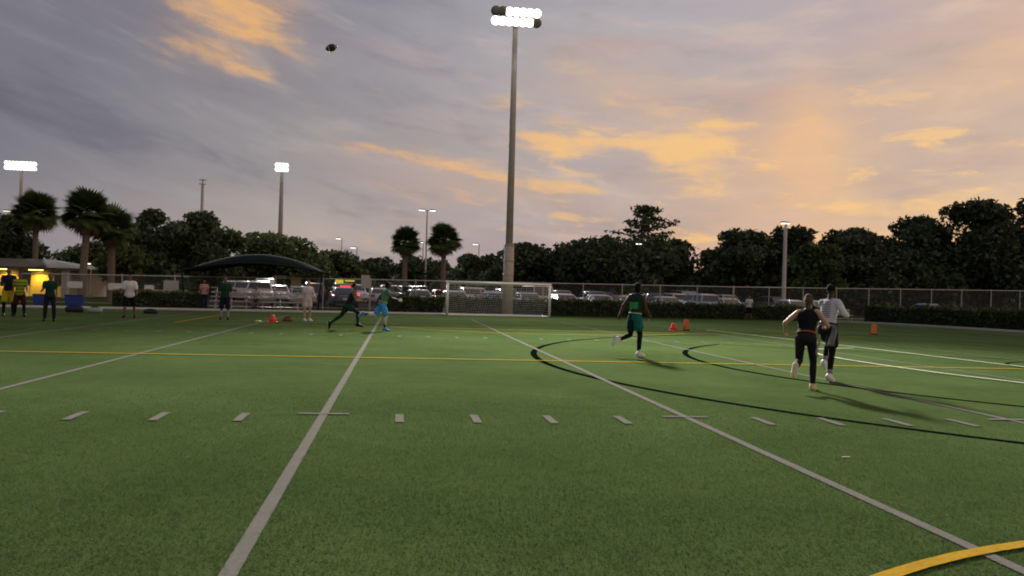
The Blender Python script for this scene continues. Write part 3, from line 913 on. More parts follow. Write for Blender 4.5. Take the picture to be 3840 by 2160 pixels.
def fence(label, a0, a1, b0, h0, h1, step=3.0):
    n = int(round((a1 - a0) / step))
    p0 = lot(a0, b0)
    t = thing('chain_link_fence', label, 'fence', p0, LOT_ROT, 'chain link fence along the car park')
    L = (a1 - a0)
    hz = lambda x: h0 + (h1 - h0) * x / L
    MB().tube((0, 0, h0), (L, 0, h1), 0.035, None, 8).obj('top_rail', m_steel, t)
    MB().tube((0, 0, 0.08), (L, 0, 0.08), 0.02, None, 6).obj('bottom_rail', m_steel, t)
    for k in range(n + 1):
        x = L * k / n
        MB().lathe([(0.04, -0.1), (0.04, hz(x) + 0.04), (0.02, hz(x) + 0.08)], n=8).obj('post', m_steel, t, loc=(x, 0, 0))
        if k < n:
            x1 = L * (k + 1) / n
            MB().add([(0, 0.0, 0.1), (x1 - x, 0.0, 0.1), (x1 - x, 0.0, hz(x1) - 0.03), (0, 0.0, hz(x) - 0.03)], [(0, 1, 2, 3)]).obj('wire_panel', m_wire, t, loc=(x, 0.045, 0))
    return t


fence('chain link fence on the left, behind the bleachers and white banners', -34, -1, 0.6, 1.56, 2.0)
fence('chain link fence behind the goal and the hedge, up to the runner in green', -0.94, 26, 0.6, 2.0, 2.27)
fence('chain link fence on the right, in front of the darkest trees', 26.06, 62, 0.6, 2.27, 2.85)

# ------------------------------------------------------------------ goal
goal_rz = math.atan2(0.9, 6.3)
gw, gh, gd = 6.2, 1.93, 1.5
g = thing('soccer_goal', 'white portable soccer goal with sagging net in front of the hedge', 'goal', (3.62, 38.2, 0), goal_rz)
pr = 0.075
MB().tube((0, 0, 0), (0, 0, gh), pr, None, 12).obj('goalpost', m_whitepaint, g, True)
MB().tube((gw, 0, 0), (gw, 0, gh), pr, None, 12).obj('goalpost', m_whitepaint, g, True)
MB().tube((-pr, 0, gh), (gw + pr, 0, gh), pr * 1.05, None, 12).obj('crossbar', m_whitepaint, g, True)
MB().tube((0, 0.07, 0.05), (0, gd, 0.05), 0.04, None, 8).obj('side_bar', m_whitepaint, g)
MB().tube((gw, 0.07, 0.05), (gw, gd, 0.05), 0.04, None, 8).obj('side_bar', m_whitepaint, g)
MB().tube((-0.04, gd, 0.05), (gw + 0.04, gd, 0.05), 0.04, None, 8).obj('rear_bar', m_whitepaint, g)
MB().tube((0.06, 0.0, 0.045), (gw - 0.06, 0.0, 0.045), 0.035, None, 8).obj('front_bar', m_whitepaint, g)
m_net = mat('net_cord', (0.62, 0.62, 0.60), 0.8)
nb = MB()
def netp(u, v):                                 # u along the goal, v down the back of the net
    x = gw * u
    y = 0.06 + (gd - 0.1) * (0.30 * v + 0.70 * v * v) + 0.25 * math.sin(PI * v) * math.sin(PI * u)
    z = gh * (1 - v) ** 1.0 * 0.985 + 0.05 - 0.16 * math.sin(PI * u) * math.sin(PI * v)
    return Vector((x, y, z))
NU, NV = 40, 16
for i in range(NU + 1):
    nb.path([netp(i / NU, j / NV) for j in range(NV + 1)], 0.004, 3)
for j in range(1, NV + 1):
    nb.path([netp(i / NU, j / NV) for i in range(NU + 1)], 0.0075, 3)
for sx in (0.0, 1.0):
    for j in range(1, 12):
        v = j / 12
        p = netp(sx, v); nb.tube((p.x, 0.05, p.z), p, 0.006, None, 3)
nb.obj('net', m_net, g)

# ------------------------------------------------------------------ shade canopy over the bleachers
m_canopy = mat('canopy_fabric', (0.008, 0.020, 0.018), 0.95, 0.2, 1.5, spec=0.05)
m_trim = mat('canopy_edge', (0.004, 0.005, 0.005), 0.8)
cx0, cx1, cy0, cy1 = -12.0, -3.75, 41.6, 46.6
cp = thing('shade_canopy', 'dark green arched fabric shade canopy over the bleachers', 'canopy', ((cx0 + cx1) / 2, (cy0 + cy1) / 2, 0))
hw, hd = (cx1 - cx0) / 2, (cy1 - cy0) / 2
def canz(u, v): return 2.28 + 0.52 * (1 - abs(u) ** 2.0) + 0.58 * (1 - u * u) * (1 - v * v) + 0.05 * u
V, F = [], []
NX, NY = 28, 12
for i in range(NX + 1):
    for j in range(NY + 1):
        u, v = -1 + 2 * i / NX, -1 + 2 * j / NY
        V.append((u * hw, v * hd * (1 - 0.05 * (1 - u * u)), canz(u, v)))
for i in range(NX):
    for j in range(NY): F.append((i * (NY + 1) + j, (i + 1) * (NY + 1) + j, (i + 1) * (NY + 1) + j + 1, i * (NY + 1) + j + 1))
o = MB().add(V, F).obj('fabric_roof', m_canopy, cp, True)
so = o.modifiers.new('thickness', 'SOLIDIFY'); so.thickness = 0.03
for v in (-1, 1):
    tb = MB()
    for i in range(NX):
        u, w = -1 + 2 * i / NX, -1 + 2 * (i + 1) / NX
        tb.tube((u * hw, v * hd * (1 - 0.05 * (1 - u * u)), canz(u, v) - 0.05), (w * hw, v * hd * (1 - 0.05 * (1 - w * w)), canz(w, v) - 0.05), 0.055, None, 6)
    tb.obj('edge_trim', m_trim, cp)
for u in (-1, 1):
    for v in (-1, 1):
        MB().tube((u * (hw - 0.25), v * (hd - 0.2), -0.1), (u * (hw - 0.05), v * (hd - 0.05), canz(u, v) - 0.04), 0.06, 0.05, 8).obj('post', m_trim, cp)

# ------------------------------------------------------------------ bleachers
m_alu = mat('aluminium', (0.36, 0.35, 0.32), 0.5, 0.08, 3.0, metal=0.4)
def bleacher(x, y, w, label, rz):
    t = thing('bleacher', label, 'bleachers', (x, y, 0.05), rz, 'bleachers under the canopy')
    rows = [(0.0, 0.43), (0.62, 0.68), (1.24, 0.93), (1.86, 1.18)]
    sm = MB().box((0, 0, 0), (w, 0.26, 0.045)).mesh('seat_plank', m_alu)
    fm = MB().box((0, 0, 0), (w, 0.24, 0.04)).mesh('foot_plank', m_alu)
    for yy, z in rows:
        link('seat_plank', sm, t, (0, yy, z))
        link('foot_plank', fm, t, (0, yy - 0.34, z - 0.30))
    for x_ in (-w / 2 + 0.3, 0, w / 2 - 0.3):
        f = MB().tube((x_, -0.35, 0.03), (x_, 2.0, 0.03), 0.03, None, 6)
        for yy, z in rows:
            f.tube((x_, yy, 0.03), (x_, yy, z), 0.025, None, 6)
        f.tube((x_, -0.1, 0.1), (x_, 1.95, 1.14), 0.025, None, 6)
        f.obj('support_frame', m_alu, t)
    return t
bleacher(-6.0, 40.3, 2.6, 'right section of aluminium bleachers beside the person in pale shorts', 0.15)
bleacher(-8.75, 39.9, 2.3, 'left section of aluminium bleachers, behind the person in the green shirt', 0.15)

# ------------------------------------------------------------------ lit building at the left
m_wall = mat('beige_wall', (0.42, 0.36, 0.28), 0.9, 0.12, 1.5)
m_column = mat('pale_column', (0.40, 0.36, 0.31), 0.9, 0.1, 2.0)
m_roof = mat('brown_roof', (0.035, 0.028, 0.022), 0.9, 0.3, 3.0)
m_fascia = mat('roof_fascia', (0.14, 0.115, 0.08), 0.8, 0.1, 2.0)
m_glass = mat('dark_glass', (0.01, 0.012, 0.012), 0.08, spec=0.6)
m_warmlamp = mat('warm_wall_lamp', (1, 0.8, 0.3), 0.4, emit=(1.0, 0.70, 0.16), estr=5.0)
m_ywall = mat('yellow_wall', (0.55, 0.42, 0.16), 0.9, 0.1, 2.0)
bx0, bx1, by = -38.0, -24.4, 60.0
b = thing('park_building', 'low beige building at the left edge with yellow lit recesses under its eave', 'building', (bx0, by, 0))
W = bx1 - bx0
MB().box((W / 2, 4.0, 1.05), (W, 6.0, 2.1)).obj('wall', m_wall, b)
MB().box((W / 2, 3.2, 2.2), (W + 1.4, 9.2, 0.16)).obj('fascia', m_fascia, b)
V = [(-0.8, -1.5, 2.285), (W + 0.8, -1.5, 2.285), (W + 0.8, 7.9, 2.285), (-0.8, 7.9, 2.285), (3.0, 3.2, 3.0), (W - 3.0, 3.2, 3.0)]
rf = MB().add(V, [(3, 2, 1, 0), (0, 1, 5, 4), (2, 3, 4, 5), (1, 2, 5), (3, 0, 4)]).obj('roof', m_roof, b)
col_me = MB().box((0, 0, 1.06), (0.62, 0.55, 2.12)).mesh('column', m_column)
for x in (W - 0.35, W - 6.5, W - 9.7, 0.4): link('column', col_me, b, (x, -0.9, 0))
win = MB().box((0, 0, 0), (1.05, 0.08, 1.0)).mesh('window', m_dark)
gl = MB().box((0, -0.05, 0), (0.93, 0.03, 0.88)).mesh('pane', m_glass)
for x in (W - 1.45, W - 4.15, W - 9.8):
    w_ = link('window', win, b, (x, 0.95, 1.45)); link('pane', gl, w_)
for x in (W - 2.95, W - 5.35):
    MB().box((x, 0.92, 1.06), (1.5, 0.10, 2.08)).obj('recess_wall', m_ywall, b)
    MB().box((x, -0.1, 2.08), (1.0, 0.22, 0.06)).obj('wall_lamp', m_warmlamp, b)
    d = bpy.data.lights.new('wall_lamp_light', 'SPOT'); d.energy = 260; d.color = (1.0, 0.68, 0.10); d.shadow_soft_size = 0.2; d.spot_size = R(125); d.spot_blend = 0.8
    lo = bpy.data.objects.new('wall_lamp_light', d); col.objects.link(lo); lo.location = (bx0 + x, by + 0.15, 2.02)
    lo.rotation_euler = Vector((0, 0.45, -1)).to_track_quat('-Z', 'Y').to_euler()

# ------------------------------------------------------------------ things about the walkway and fence
m_banner = mat('white_banner', (0.62, 0.62, 0.62), 0.7, 0.05, 3.0)
m_grommet = mat('dark_edging', (0.1, 0.1, 0.1), 0.7)
def banner(a, z, w, h, label):
    t = thing('fence_banner', label, 'banner', lot(a, 0.52, z), LOT_ROT, 'white banners tied to the left fence')
    MB().box((0, 0, 0), (w, 0.02, h)).obj('sheet', m_banner, t)
    eb = MB()
    for sx in (-1, 1):
        for sz in (-1, 1): eb.tube((sx * (w / 2 - 0.05), -0.02, sz * (h / 2 - 0.05)), (sx * (w / 2 - 0.05), 0.012, sz * (h / 2 - 0.05)), 0.025, None, 8)
    eb.obj('grommet', m_grommet, t)
banner(-18.6, 1.15, 0.85, 0.40, 'white banner on the fence nearest the pale building column')
banner(-16.35, 1.10, 0.85, 0.42, 'white banner on the fence, left of the head of the man in the white shirt')
banner(-14.45, 1.05, 0.55, 0.40, 'white banner on the fence, right of the head of the man in the white shirt')

m_signgrey = mat('sign_grey', (0.42, 0.42, 0.39), 0.7, 0.1, 4)
m_signtan = mat('sign_tan', (0.48, 0.38, 0.25), 0.7, 0.1, 4)
def fence_sign(a, z, w, h, m, label, b=0.45):
    t = thing('fence_sign', label, 'sign', lot(a, b, z), LOT_ROT, 'signs on the fence')
    MB().box((0, 0, 0), (w, 0.03, h)).obj('panel', m, t)
    MB().box((0, -0.02, 0), (w - 0.06, 0.012, h - 0.06)).obj('face', m, t)
    for sx in (-1, 1): MB().tube((sx * w * 0.35, 0.02, -h * 0.4), (sx * w * 0.35, 0.02, h * 0.5), 0.015, None, 6).obj('bracket', m_steel, t)
fence_sign(-6.6, 1.98, 0.62, 0.22, m_signgrey, 'narrow grey sign on the fence rail under the right half of the canopy')
fence_sign(-5.72, 1.72, 0.62, 0.58, m_signtan, 'square tan sign on the fence under the right end of the canopy')
fence_sign(-1.3, 1.85, 0.55, 0.85, m_signgrey, 'tall grey panel on the fence above the two running players')

t = thing('stone_wall', 'low beige wall behind the low black hedge, left of the canopy', 'wall', (-14.2, 43.8, 0), 0.15)
MB().box((0, 0, 0.4), (4.2, 0.35, 1.0)).obj('wall_body', mat('pale_stone', (0.32, 0.29, 0.20), 0.95, 0.15, 3), t)
MB().box((0, 0, 0.93), (4.3, 0.42, 0.07)).obj('coping', m_wall, t)
t = thing('utility_box', 'grey box standing on the low beige wall left of the canopy', 'utility box', (-13.1, 43.95, 0.965), 0.15)
MB().box((0, 0, 0.30), (0.85, 0.3, 0.6)).obj('cabinet', m_signgrey, t)
MB().box((0, -0.16, 0.30), (0.72, 0.02, 0.48)).obj('door', m_signgrey, t)
t = thing('stone_block', 'warm tan block in front of the low beige wall, below the grey box', 'block', (-12.95, 43.2, 0.0), 0.15)
MB().box((0, 0, 0.45), (0.95, 0.5, 0.9), None, 0.94).obj('plinth', mat('tan_stone', (0.42, 0.32, 0.23), 0.95, 0.15, 3), t)
MB().box((0, 0, 0.93), (1.02, 0.56, 0.07)).obj('cap', mat('tan_stone', (0.42, 0.32, 0.23)), t)

m_blue = mat('blue_plastic', (0.012, 0.04, 0.20), 0.5, 0.1, 3)
m_bluelid = mat('navy_lid', (0.008, 0.012, 0.05), 0.5)
def bin_(x, y, w, h, label):
    t = thing('storage_bin', label, 'bin', (x, y, 0.02), 0.1, 'blue storage bins at the left touchline')
    MB().box((0, 0, h / 2), (w, 0.55, h), None, 1.08).obj('tub', m_blue, t)
    MB().box((0, 0, h + 0.035), (w * 1.12, 0.62, 0.07)).obj('lid', m_bluelid, t)
    for sx in (-1, 1): MB().box((sx * w * 0.56, 0, h * 0.8), (0.05, 0.2, 0.05)).obj('handle', m_bluelid, t)
bin_(-18.1, 37.9, 0.85, 0.55, 'blue storage bin between the person in yellow vest and the one in dark green')
bin_(-16.6, 38.2, 0.85, 0.55, 'brighter blue storage bin right of the person in dark green')

m_bagdk = mat('dark_bag', (0.02, 0.022, 0.024), 0.8, 0.2, 6)
m_baglt = mat('pale_bag', (0.30, 0.36, 0.34), 0.7, 0.15, 6)
m_bagrd = mat('maroon_bag', (0.22, 0.06, 0.04), 0.7, 0.15, 6)
def duffel(x, y, L, r, m, label, rz=0.0):
    t = thing('duffel_bag', label, 'bag', (x, y, 0.0), rz, 'bags lying by the touchline')
    q = Matrix.Rotation(PI / 2, 3, 'Y')
    MB().lathe([(r * 0.75, -L / 2), (r * 0.98, -L / 2 + 0.05), (r, 0), (r * 0.98, L / 2 - 0.05), (r * 0.75, L / 2)], (0, 0, r * 0.92), 12, q).obj('bag_body', m, t, True)
    MB().path([(-L * 0.22, -r * 0.5, r * 1.5), (-L * 0.2, -r * 0.3, r * 2.2), (L * 0.2, -r * 0.3, r * 2.2), (L * 0.22, -r * 0.5, r * 1.5)], 0.018, 5).obj('strap', m_bagdk, t)
    MB().box((0, 0.0, r * 1.90), (L * 0.8, 0.02, 0.03)).obj('zip', m_bagdk, t)
duffel(-13.75, 30.2, 0.75, 0.14, m_bagdk, 'black duffel bag on the turf near the left, beside a pale bag')
duffel(-12.85, 30.15, 0.6, 0.13, m_baglt, 'pale grey green bag on the turf right of the black duffel')
duffel(-10.55, 30.6, 0.6, 0.10, m_bagdk, 'flat black bag on the turf behind the man in the white shirt')
duffel(-3.75, 25.9, 0.38, 0.08, m_bagrd, 'small maroon bag beside the shoes of the person in pale shorts')

m_orange = mat('orange_foam', (0.62, 0.14, 0.03), 0.6)
m_redor = mat('red_orange_plastic', (0.75, 0.065, 0.035), 0.55)
def pylon(x, y, label, m, w=0.17, h=0.45, rz=0.3):
    t = thing('pylon', label, 'pylon', (x, y, 0.0), rz, 'orange pylons on the field')
    MB().box((0, 0, 0.03), (w * 1.25, w * 1.25, 0.05)).obj('base', m_bagdk, t)
    MB().box((0, 0, h / 2 + 0.04), (w, w, h)).obj('pillar', m, t)
def cone(x, y, label, r=0.17, h=0.30):
    t = thing('training_cone', label, 'cone', (x, y, 0.0), 0, 'red training cones')
    MB().box((0, 0, 0.015), (r * 2.2, r * 2.2, 0.03)).obj('base', m_redor, t)
    MB().lathe([(r, 0.03), (r * 0.82, h * 0.4), (r * 0.55, h * 0.8), (r * 0.42, h)], n=14).obj('cone_body', m_redor, t, True)
cone(-4.2, 24.8, 'red orange training cone on the turf left of the person in pale shorts')
cone(13.0, 25.8, 'red orange training cone, left neighbour of the taller orange pylon')
pylon(13.45, 25.4, 'orange pylon standing next to the red training cone', m_orange)
pylon(22.5, 25.7, 'orange pylon standing alone at the right, past the two runners', m_orange)
t = thing('flat_disc', 'flat yellow green marker disc lying left of the red cone', 'marker disc', (-4.75, 24.75, 0.0))
MB().lathe([(0.16, 0.0), (0.14, 0.03), (0.06, 0.055), (0.05, 0.055)], n=16).obj('disc', mat('lime_plastic', (0.35, 0.50, 0.05), 0.5), t, True)
t = thing('park_bench', 'pale bench in the gap between the two hedges', 'bench', (32.6, 46.9, 0), 0.2)
for k in range(3): MB().box((0, -0.15 + 0.15 * k, 0.45), (1.9, 0.12, 0.04)).obj('seat_slat', m_steel, t)
for k in range(2): MB().box((0, 0.27, 0.62 + 0.17 * k), (1.9, 0.04, 0.12)).obj('back_slat', m_steel, t)
for sx in (-0.8, 0.8): MB().tube((sx, -0.15, 0), (sx, -0.12, 0.43), 0.03, None, 6).tube((sx, 0.2, 0), (sx, 0.29, 0.85), 0.03, None, 6).obj('leg', m_steel, t)

# ------------------------------------------------------------------ cars
m_tyre = mat('tyre', (0.012, 0.012, 0.012), 0.9)
m_rim = mat('wheel_rim', (0.35, 0.35, 0.36), 0.4, metal=0.6)
m_cglass = mat('car_glass', (0.008, 0.010, 0.013), 0.05, spec=0.7)
m_headl = mat('headlight_lens', (0.6, 0.6, 0.62), 0.2)
m_taill = mat('tail_lens', (0.25, 0.01, 0.01), 0.3)
m_tailon = mat('lit_tail_lens', (0.9, 0.03, 0.05), 0.3, emit=(1.0, 0.02, 0.05), estr=5.0)
m_plate = mat('number_plate', (0.6, 0.6, 0.6), 0.5)
PAINT = {}
for nm, c in (('white', (0.66, 0.66, 0.66)), ('silver', (0.40, 0.41, 0.43)), ('grey', (0.16, 0.165, 0.17)), ('black', (0.014, 0.014, 0.016)), ('pale blue', (0.28, 0.40, 0.55)),
              ('dark blue', (0.02, 0.035, 0.09)), ('red', (0.28, 0.03, 0.03)), ('beige', (0.42, 0.37, 0.29))):
    m = mat('paint_' + nm.replace(' ', '_'), c, 0.32, spec=0.5)
    m.node_tree.nodes['Principled BSDF'].inputs['Coat Weight'].default_value = 0.5
    PAINT[nm] = m


def beam(prof, w0, w1, zs0, zs1):
    """extrude a side profile (x,z) across the car; the width narrows from w0 at height zs0 to w1 at zs1"""
    n = len(prof); V, F = [], []
    def wid(z): return w0 + (w1 - w0) * min(1, max(0, (z - zs0) / (zs1 - zs0)))
    for sgn in (-1, 1):
        for x, z in prof: V.append((x, sgn * wid(z) / 2, z))
    F.append(tuple(range(n - 1, -1, -1))); F.append(tuple(range(n, 2 * n)))
    for k in range(n):
        j = (k + 1) % n; F.append((k, j, n + j, n + k))
    return V, F


KINDS = {
    # body side profile, cabin profile, glass set, axle x, roof z
    'sedan': dict(body=[(-2.3, 0.35), (-2.32, 0.62), (-2.25, 0.86), (-1.55, 0.92), (0.9, 0.93), (1.9, 0.83), (2.25, 0.66), (2.3, 0.40), (2.2, 0.28), (-2.2, 0.28)],
                  cab=[(-1.75, 0.91), (-1.05, 1.36), (-0.55, 1.44), (0.15, 1.43), (0.95, 0.92)], w=1.8, axle=(1.42, -1.38)),
    'SUV': dict(body=[(-2.3, 0.45), (-2.32, 0.75), (-2.28, 1.08), (0.95, 1.08), (1.95, 1.00), (2.25, 0.82), (2.3, 0.50), (2.2, 0.36), (-2.2, 0.36)],
                cab=[(-2.2, 1.07), (-2.0, 1.62), (-1.5, 1.72), (0.0, 1.70), (0.35, 1.62), (1.05, 1.07)], w=1.9, axle=(1.42, -1.38)),
    'van': dict(body=[(-2.6, 0.42), (-2.62, 1.1), (1.5, 1.1), (2.2, 0.98), (2.5, 0.75), (2.52, 0.45), (2.4, 0.34), (-2.5, 0.34)],
                cab=[(-2.58, 1.09), (-2.52, 1.95), (-2.3, 2.05), (0.7, 2.02), (1.1, 1.88), (1.75, 1.09)], w=2.0, axle=(1.65, -1.6)),
    'pickup': dict(body=[(-2.7, 0.55), (-2.72, 1.02), (1.0, 1.06), (2.2, 1.0), (2.55, 0.85), (2.6, 0.55), (2.5, 0.42), (-2.6, 0.42)],
                   cab=[(-0.75, 1.03), (-0.60, 1.66), (-0.3, 1.74), (0.45, 1.72), (1.2, 1.04)], w=1.95, axle=(1.7, -1.65)),
}


def make_car(kind, m):
    K = KINDS[kind]
    t = thing(kind.lower() if kind != 'SUV' else 'sport_utility_vehicle', '', kind, (0, 0, 0), 0, 'cars in the car park behind the hedge')
    def bev(o, w=0.05):
        b_ = o.modifiers.new('bevel', 'BEVEL'); b_.width = w; b_.segments = 2; b_.limit_method = 'ANGLE'; b_.angle_limit = R(25)
    V, F = beam(K['body'], K['w'], K['w'] - 0.06, 0.4, 1.0)
    o = MB().add(V, F).obj('body', m, t, True); bev(o, 0.07)
    cab = K['cab']; zt = max(z for x, z in cab); zb = cab[0][1]
    V, F = beam(cab, K['w'] - 0.10, K['w'] - 0.50 if kind != 'van' else K['w'] - 0.25, zb, zt)
    o = MB().add(V, F).obj('cabin', m, t, True); bev(o, 0.05)
    # side, front and rear glass set a few millimetres proud of the cabin
    def wid(z): return (K['w'] - 0.10) + ((K['w'] - 0.50 if kind != 'van' else K['w'] - 0.25) - (K['w'] - 0.10)) * (z - zb) / (zt - zb)
    xs = [x for x, z in cab]; z0, z1 = zb + 0.06, zt - 0.13
    def edge_x(z, front):
        pts = cab if front else cab
        best = None
        for (xa, za), (xb, zb_) in zip(cab, cab[1:]):
            if min(za, zb_) <= z <= max(za, zb_) and abs(zb_ - za) > 1e-3:
                x = xa + (xb - xa) * (z - za) / (zb_ - za)
                if best is None or (x > best if front else x < best): best = x
        return best if best is not None else 0
    xf0, xf1, xr0, xr1 = edge_x(z0, True) - 0.10, edge_x(z1, True) - 0.10, edge_x(z0, False) + 0.10, edge_x(z1, False) + 0.10
    for sgn in (-1, 1):
        mid = (xf0 + xr0) / 2 - 0.05
        for a0, a1, c1, c0 in ((mid + 0.04, xf0, xf1, mid + 0.04), (xr0, mid - 0.04, mid - 0.04, xr1)):
            P = [(a0, z0), (a1, z0), (c1, z1), (c0, z1)]
            V = [(x, sgn * (wid(z) / 2 + 0.006), z) for x, z in P] + [(x, sgn * (wid(z) / 2 - 0.02), z) for x, z in P]
            MB().add(V, [(0, 1, 2, 3), (7, 6, 5, 4), (0, 4, 5, 1), (1, 5, 6, 2), (2, 6, 7, 3), (3, 7, 4, 0)]).obj('side_window', m_cglass, t)
    for front, nm in ((True, 'windscreen'), (False, 'rear_window')):
        e0, e1 = edge_x(z0, front), edge_x(z1, front); q = 0.012 if front else -0.012
        V = [(e0 + q, -wid(z0) / 2 + 0.1, z0 + 0.005), (e0 + q, wid(z0) / 2 - 0.1, z0 + 0.005), (e1 + q, wid(z1) / 2 - 0.08, z1 + 0.01), (e1 + q, -wid(z1) / 2 + 0.08, z1 + 0.01)]
        V += [(x - 3 * q, y, z) for x, y, z in V]
        MB().add(V, [(0, 1, 2, 3), (7, 6, 5, 4), (0, 4, 5, 1), (1, 5, 6, 2), (2, 6, 7, 3), (3, 7, 4, 0)]).obj(nm, m_cglass, t)
    bf = max(x for x, z in K['body']); br = min(x for x, z in K['body'])
    hz = 0.68 if kind == 'sedan' else 0.82
    for sgn in (-1, 1):
        MB().box((bf - 0.12, sgn * K['w'] * 0.36, hz), (0.22, 0.36, 0.14)).obj('headlight', m_headl, t)
        MB().box((br + 0.06, sgn * K['w'] * 0.39, hz + 0.1), (0.16, 0.28, 0.18)).obj('taillight', m_taill, t)
    MB().box((br - 0.005, 0, hz - 0.05), (0.04, 0.45, 0.14)).obj('number_plate', m_plate, t)
    q = Matrix.Rotation(PI / 2, 3, 'X')
    tyre = MB().lathe([(0.22, -0.11), (0.32, -0.10), (0.335, 0), (0.32, 0.10), (0.22, 0.11)], n=16, axis=q).mesh('tyre', m_tyre, True)
    rim = MB().lathe([(0.20, -0.115), (0.215, -0.10), (0.215, 0.10), (0.20, 0.115), (0.06, 0.09)], n=12, axis=q).mesh('rim', m_rim, True)
    for ax in K['axle']:
        for sgn in (-1, 1):
            w_ = link('wheel', tyre, t, (ax, sgn * (K['w'] / 2 - 0.12), 0.335)); link('rim', rim, w_)
    return t


def paint_car(root, m):
    for c in root.children:
        if c.name.split('.')[0] in ('body', 'cabin'):
            c.material_slots[0].link = 'OBJECT'; c.material_slots[0].material = m


PROTO = {k: make_car(k, PAINT['silver']) for k in KINDS}
USED = set()
# each stall: (lot position along, row, kind, colour, which way it points)
rnd = random.Random(21)
ROWS = {1: 6.2, 2: 18.5, 3: 24.6}
ROWN = {1: 'nearest parking row', 2: 'middle parking row', 3: 'farthest parking row'}
LAND = [(-0.155, 'the crouching runner'), (0.040, 'the left goalpost'), (0.128, 'the tall mast'), (0.175, 'the right goalpost'),
        (0.275, 'the runner in green'), (0.44, 'the thick grey lamp post'), (0.475, 'the two right runners')]
spec = {
    1: [(-7.9, 'SUV', 'white'), (-5.0, 'sedan', 'silver'), (-2.2, 'sedan', 'dark blue'), (3.2, 'sedan', 'silver'), (6.0, 'sedan', 'white'), (8.8, 'sedan', 'pale blue'), (11.6, 'sedan', 'silver'),
        (14.5, 'sedan', 'white'), (17.3, 'sedan', 'pale blue'), (20.3, 'sedan', 'beige'), (23.2, 'sedan', 'silver'), (26.1, 'SUV', 'pale blue'), (29.0, 'sedan', 'silver'), (34.6, 'sedan', 'white'), (37.4, 'sedan', 'pale blue'), (49.0, 'sedan', 'pale blue')],
    2: [(-9.3, 'SUV', 'silver'), (-6.5, 'sedan', 'white'), (-3.7, 'SUV', 'dark blue'), (1.9, 'sedan', 'silver'), (4.7, 'SUV', 'grey'), (7.4, 'sedan', 'red'), (10.2, 'SUV', 'silver'), (13.0, 'SUV', 'dark blue'),
        (15.9, 'van', 'white'), (18.9, 'sedan', 'red'), (21.6, 'SUV', 'grey'), (24.4, 'sedan', 'black'), (27.2, 'SUV', 'dark blue'), (30.0, 'SUV', 'white'), (32.8, 'SUV', 'black'), (36.0, 'pickup', 'silver'), (41.5, 'SUV', 'grey'), (45.5, 'SUV', 'black')],
    3: [(-10.5, 'SUV', 'white'), (-7.6, 'van', 'white'), (-4.7, 'sedan', 'grey'), (0.6, 'SUV', 'white'), (3.4, 'SUV', 'silver'), (6.4, 'pickup', 'black'), (12.0, 'SUV', 'white'), (20.4, 'SUV', 'silver'),
        (25.6, 'SUV', 'grey'), (31.6, 'SUV', 'silver'), (34.6, 'van', 'silver'), (39.6, 'SUV', 'white')],
}
ORD = ['first', 'second', 'third', 'fourth', 'fifth', 'sixth', 'seventh', 'eighth', 'ninth']
for row, stalls in spec.items():
    count = {}
    for along, kind, colour in stalls:
        p = lot(along + rnd.uniform(-0.15, 0.15), ROWS[row] + rnd.uniform(-0.3, 0.3), -0.01)
        azc = math.atan2(p.x - CAM.x, p.y - CAM.y)
        prev = None
        for a_, nm in LAND:
            if azc >= a_: prev = nm
        prev = prev or 'the bleachers'
        k = count[prev] = count.get(prev, 0) + 1
        where = f"{ORD[k - 1]} right of {prev}"
        lab = f"{colour} {kind}, {ROWN[row]}, {where}"
        rz = LOT_ROT + (PI / 2 if rnd.random() < 0.6 else -PI / 2) + R(rnd.uniform(-2, 2))
        if kind not in USED:
            USED.add(kind); c = PROTO[kind]; c.location = p; c.rotation_euler = (0, 0, rz); c['label'] = lab
        else:
            c = dup(PROTO[kind], p, rz, lab)
        paint_car(c, PAINT[colour])
# the car with its brake lights on, seen from behind, with a yellow sign on its roof
c = dup(PROTO['SUV'], lot(-1.9, 10.6, -0.01), LOT_ROT + PI / 2, 'black car with red brake lights lit and a yellow roof sign')
paint_car(c, PAINT['black'])
for ch in c.children:
    if ch.name.startswith('taillight'):
        ch.material_slots[0].link = 'OBJECT'; ch.material_slots[0].material = m_tailon; ch.scale = (1.0, 1.15, 1.0)
MB().box((-2.12, 0, 1.50), (0.08, 0.75, 0.07)).obj('brake_light', m_tailon, c)
m_ysign = mat('yellow_sign', (0.8, 0.62, 0.08), 0.5, emit=(1.0, 0.78, 0.12), estr=0.45)
MB().box((-0.9, 0.35, 1.88), (0.3, 0.62, 0.34), None, 0.9).obj('roof_sign', m_ysign, c)
MB().box((-0.9, -0.42, 1.93), (0.3, 0.70, 0.12)).obj('roof_sign', m_ysign, c)

# ------------------------------------------------------------------ the ball in the air
m_ball = mat('black_leather', (0.010, 0.009, 0.010), 0.45, bump=0.4, bscale=160.0)
m_ballstripe = mat('ball_stripe', (0.42, 0.42, 0.43), 0.5)
ball = thing('american_football', 'black american football with pale stripes flying high in the sky', 'football', (-0.9, 10.0, 7.22))
qv = Vector((0.86, 0.22, 0.36)).normalized()
q = qv.to_track_quat('Z', 'Y').to_matrix()
def br_(h): return 0.088 * max(0.0, 1 - (abs(h) / 0.146) ** 1.9) ** 0.72
hs = [-0.145, -0.138, -0.125, -0.105, -0.08, -0.05, -0.02, 0.02, 0.05, 0.08, 0.105, 0.125, 0.138, 0.145]
MB().lathe([(br_(h) + 0.002, h) for h in hs], (0, 0, 0), 20, q).obj('ball_body', m_ball, ball, True)
for sg in (-1, 1):
    pr_ = [(br_(sg * h) + 0.0045, sg * h) for h in (0.072, 0.078, 0.085, 0.092)]
    if sg < 0: pr_ = pr_[::-1]
    MB().lathe(pr_, (0, 0, 0), 20, q).obj('stripe', m_ballstripe, ball, True)
lb = MB(); sd = q @ Vector((0, -1, 0.0))
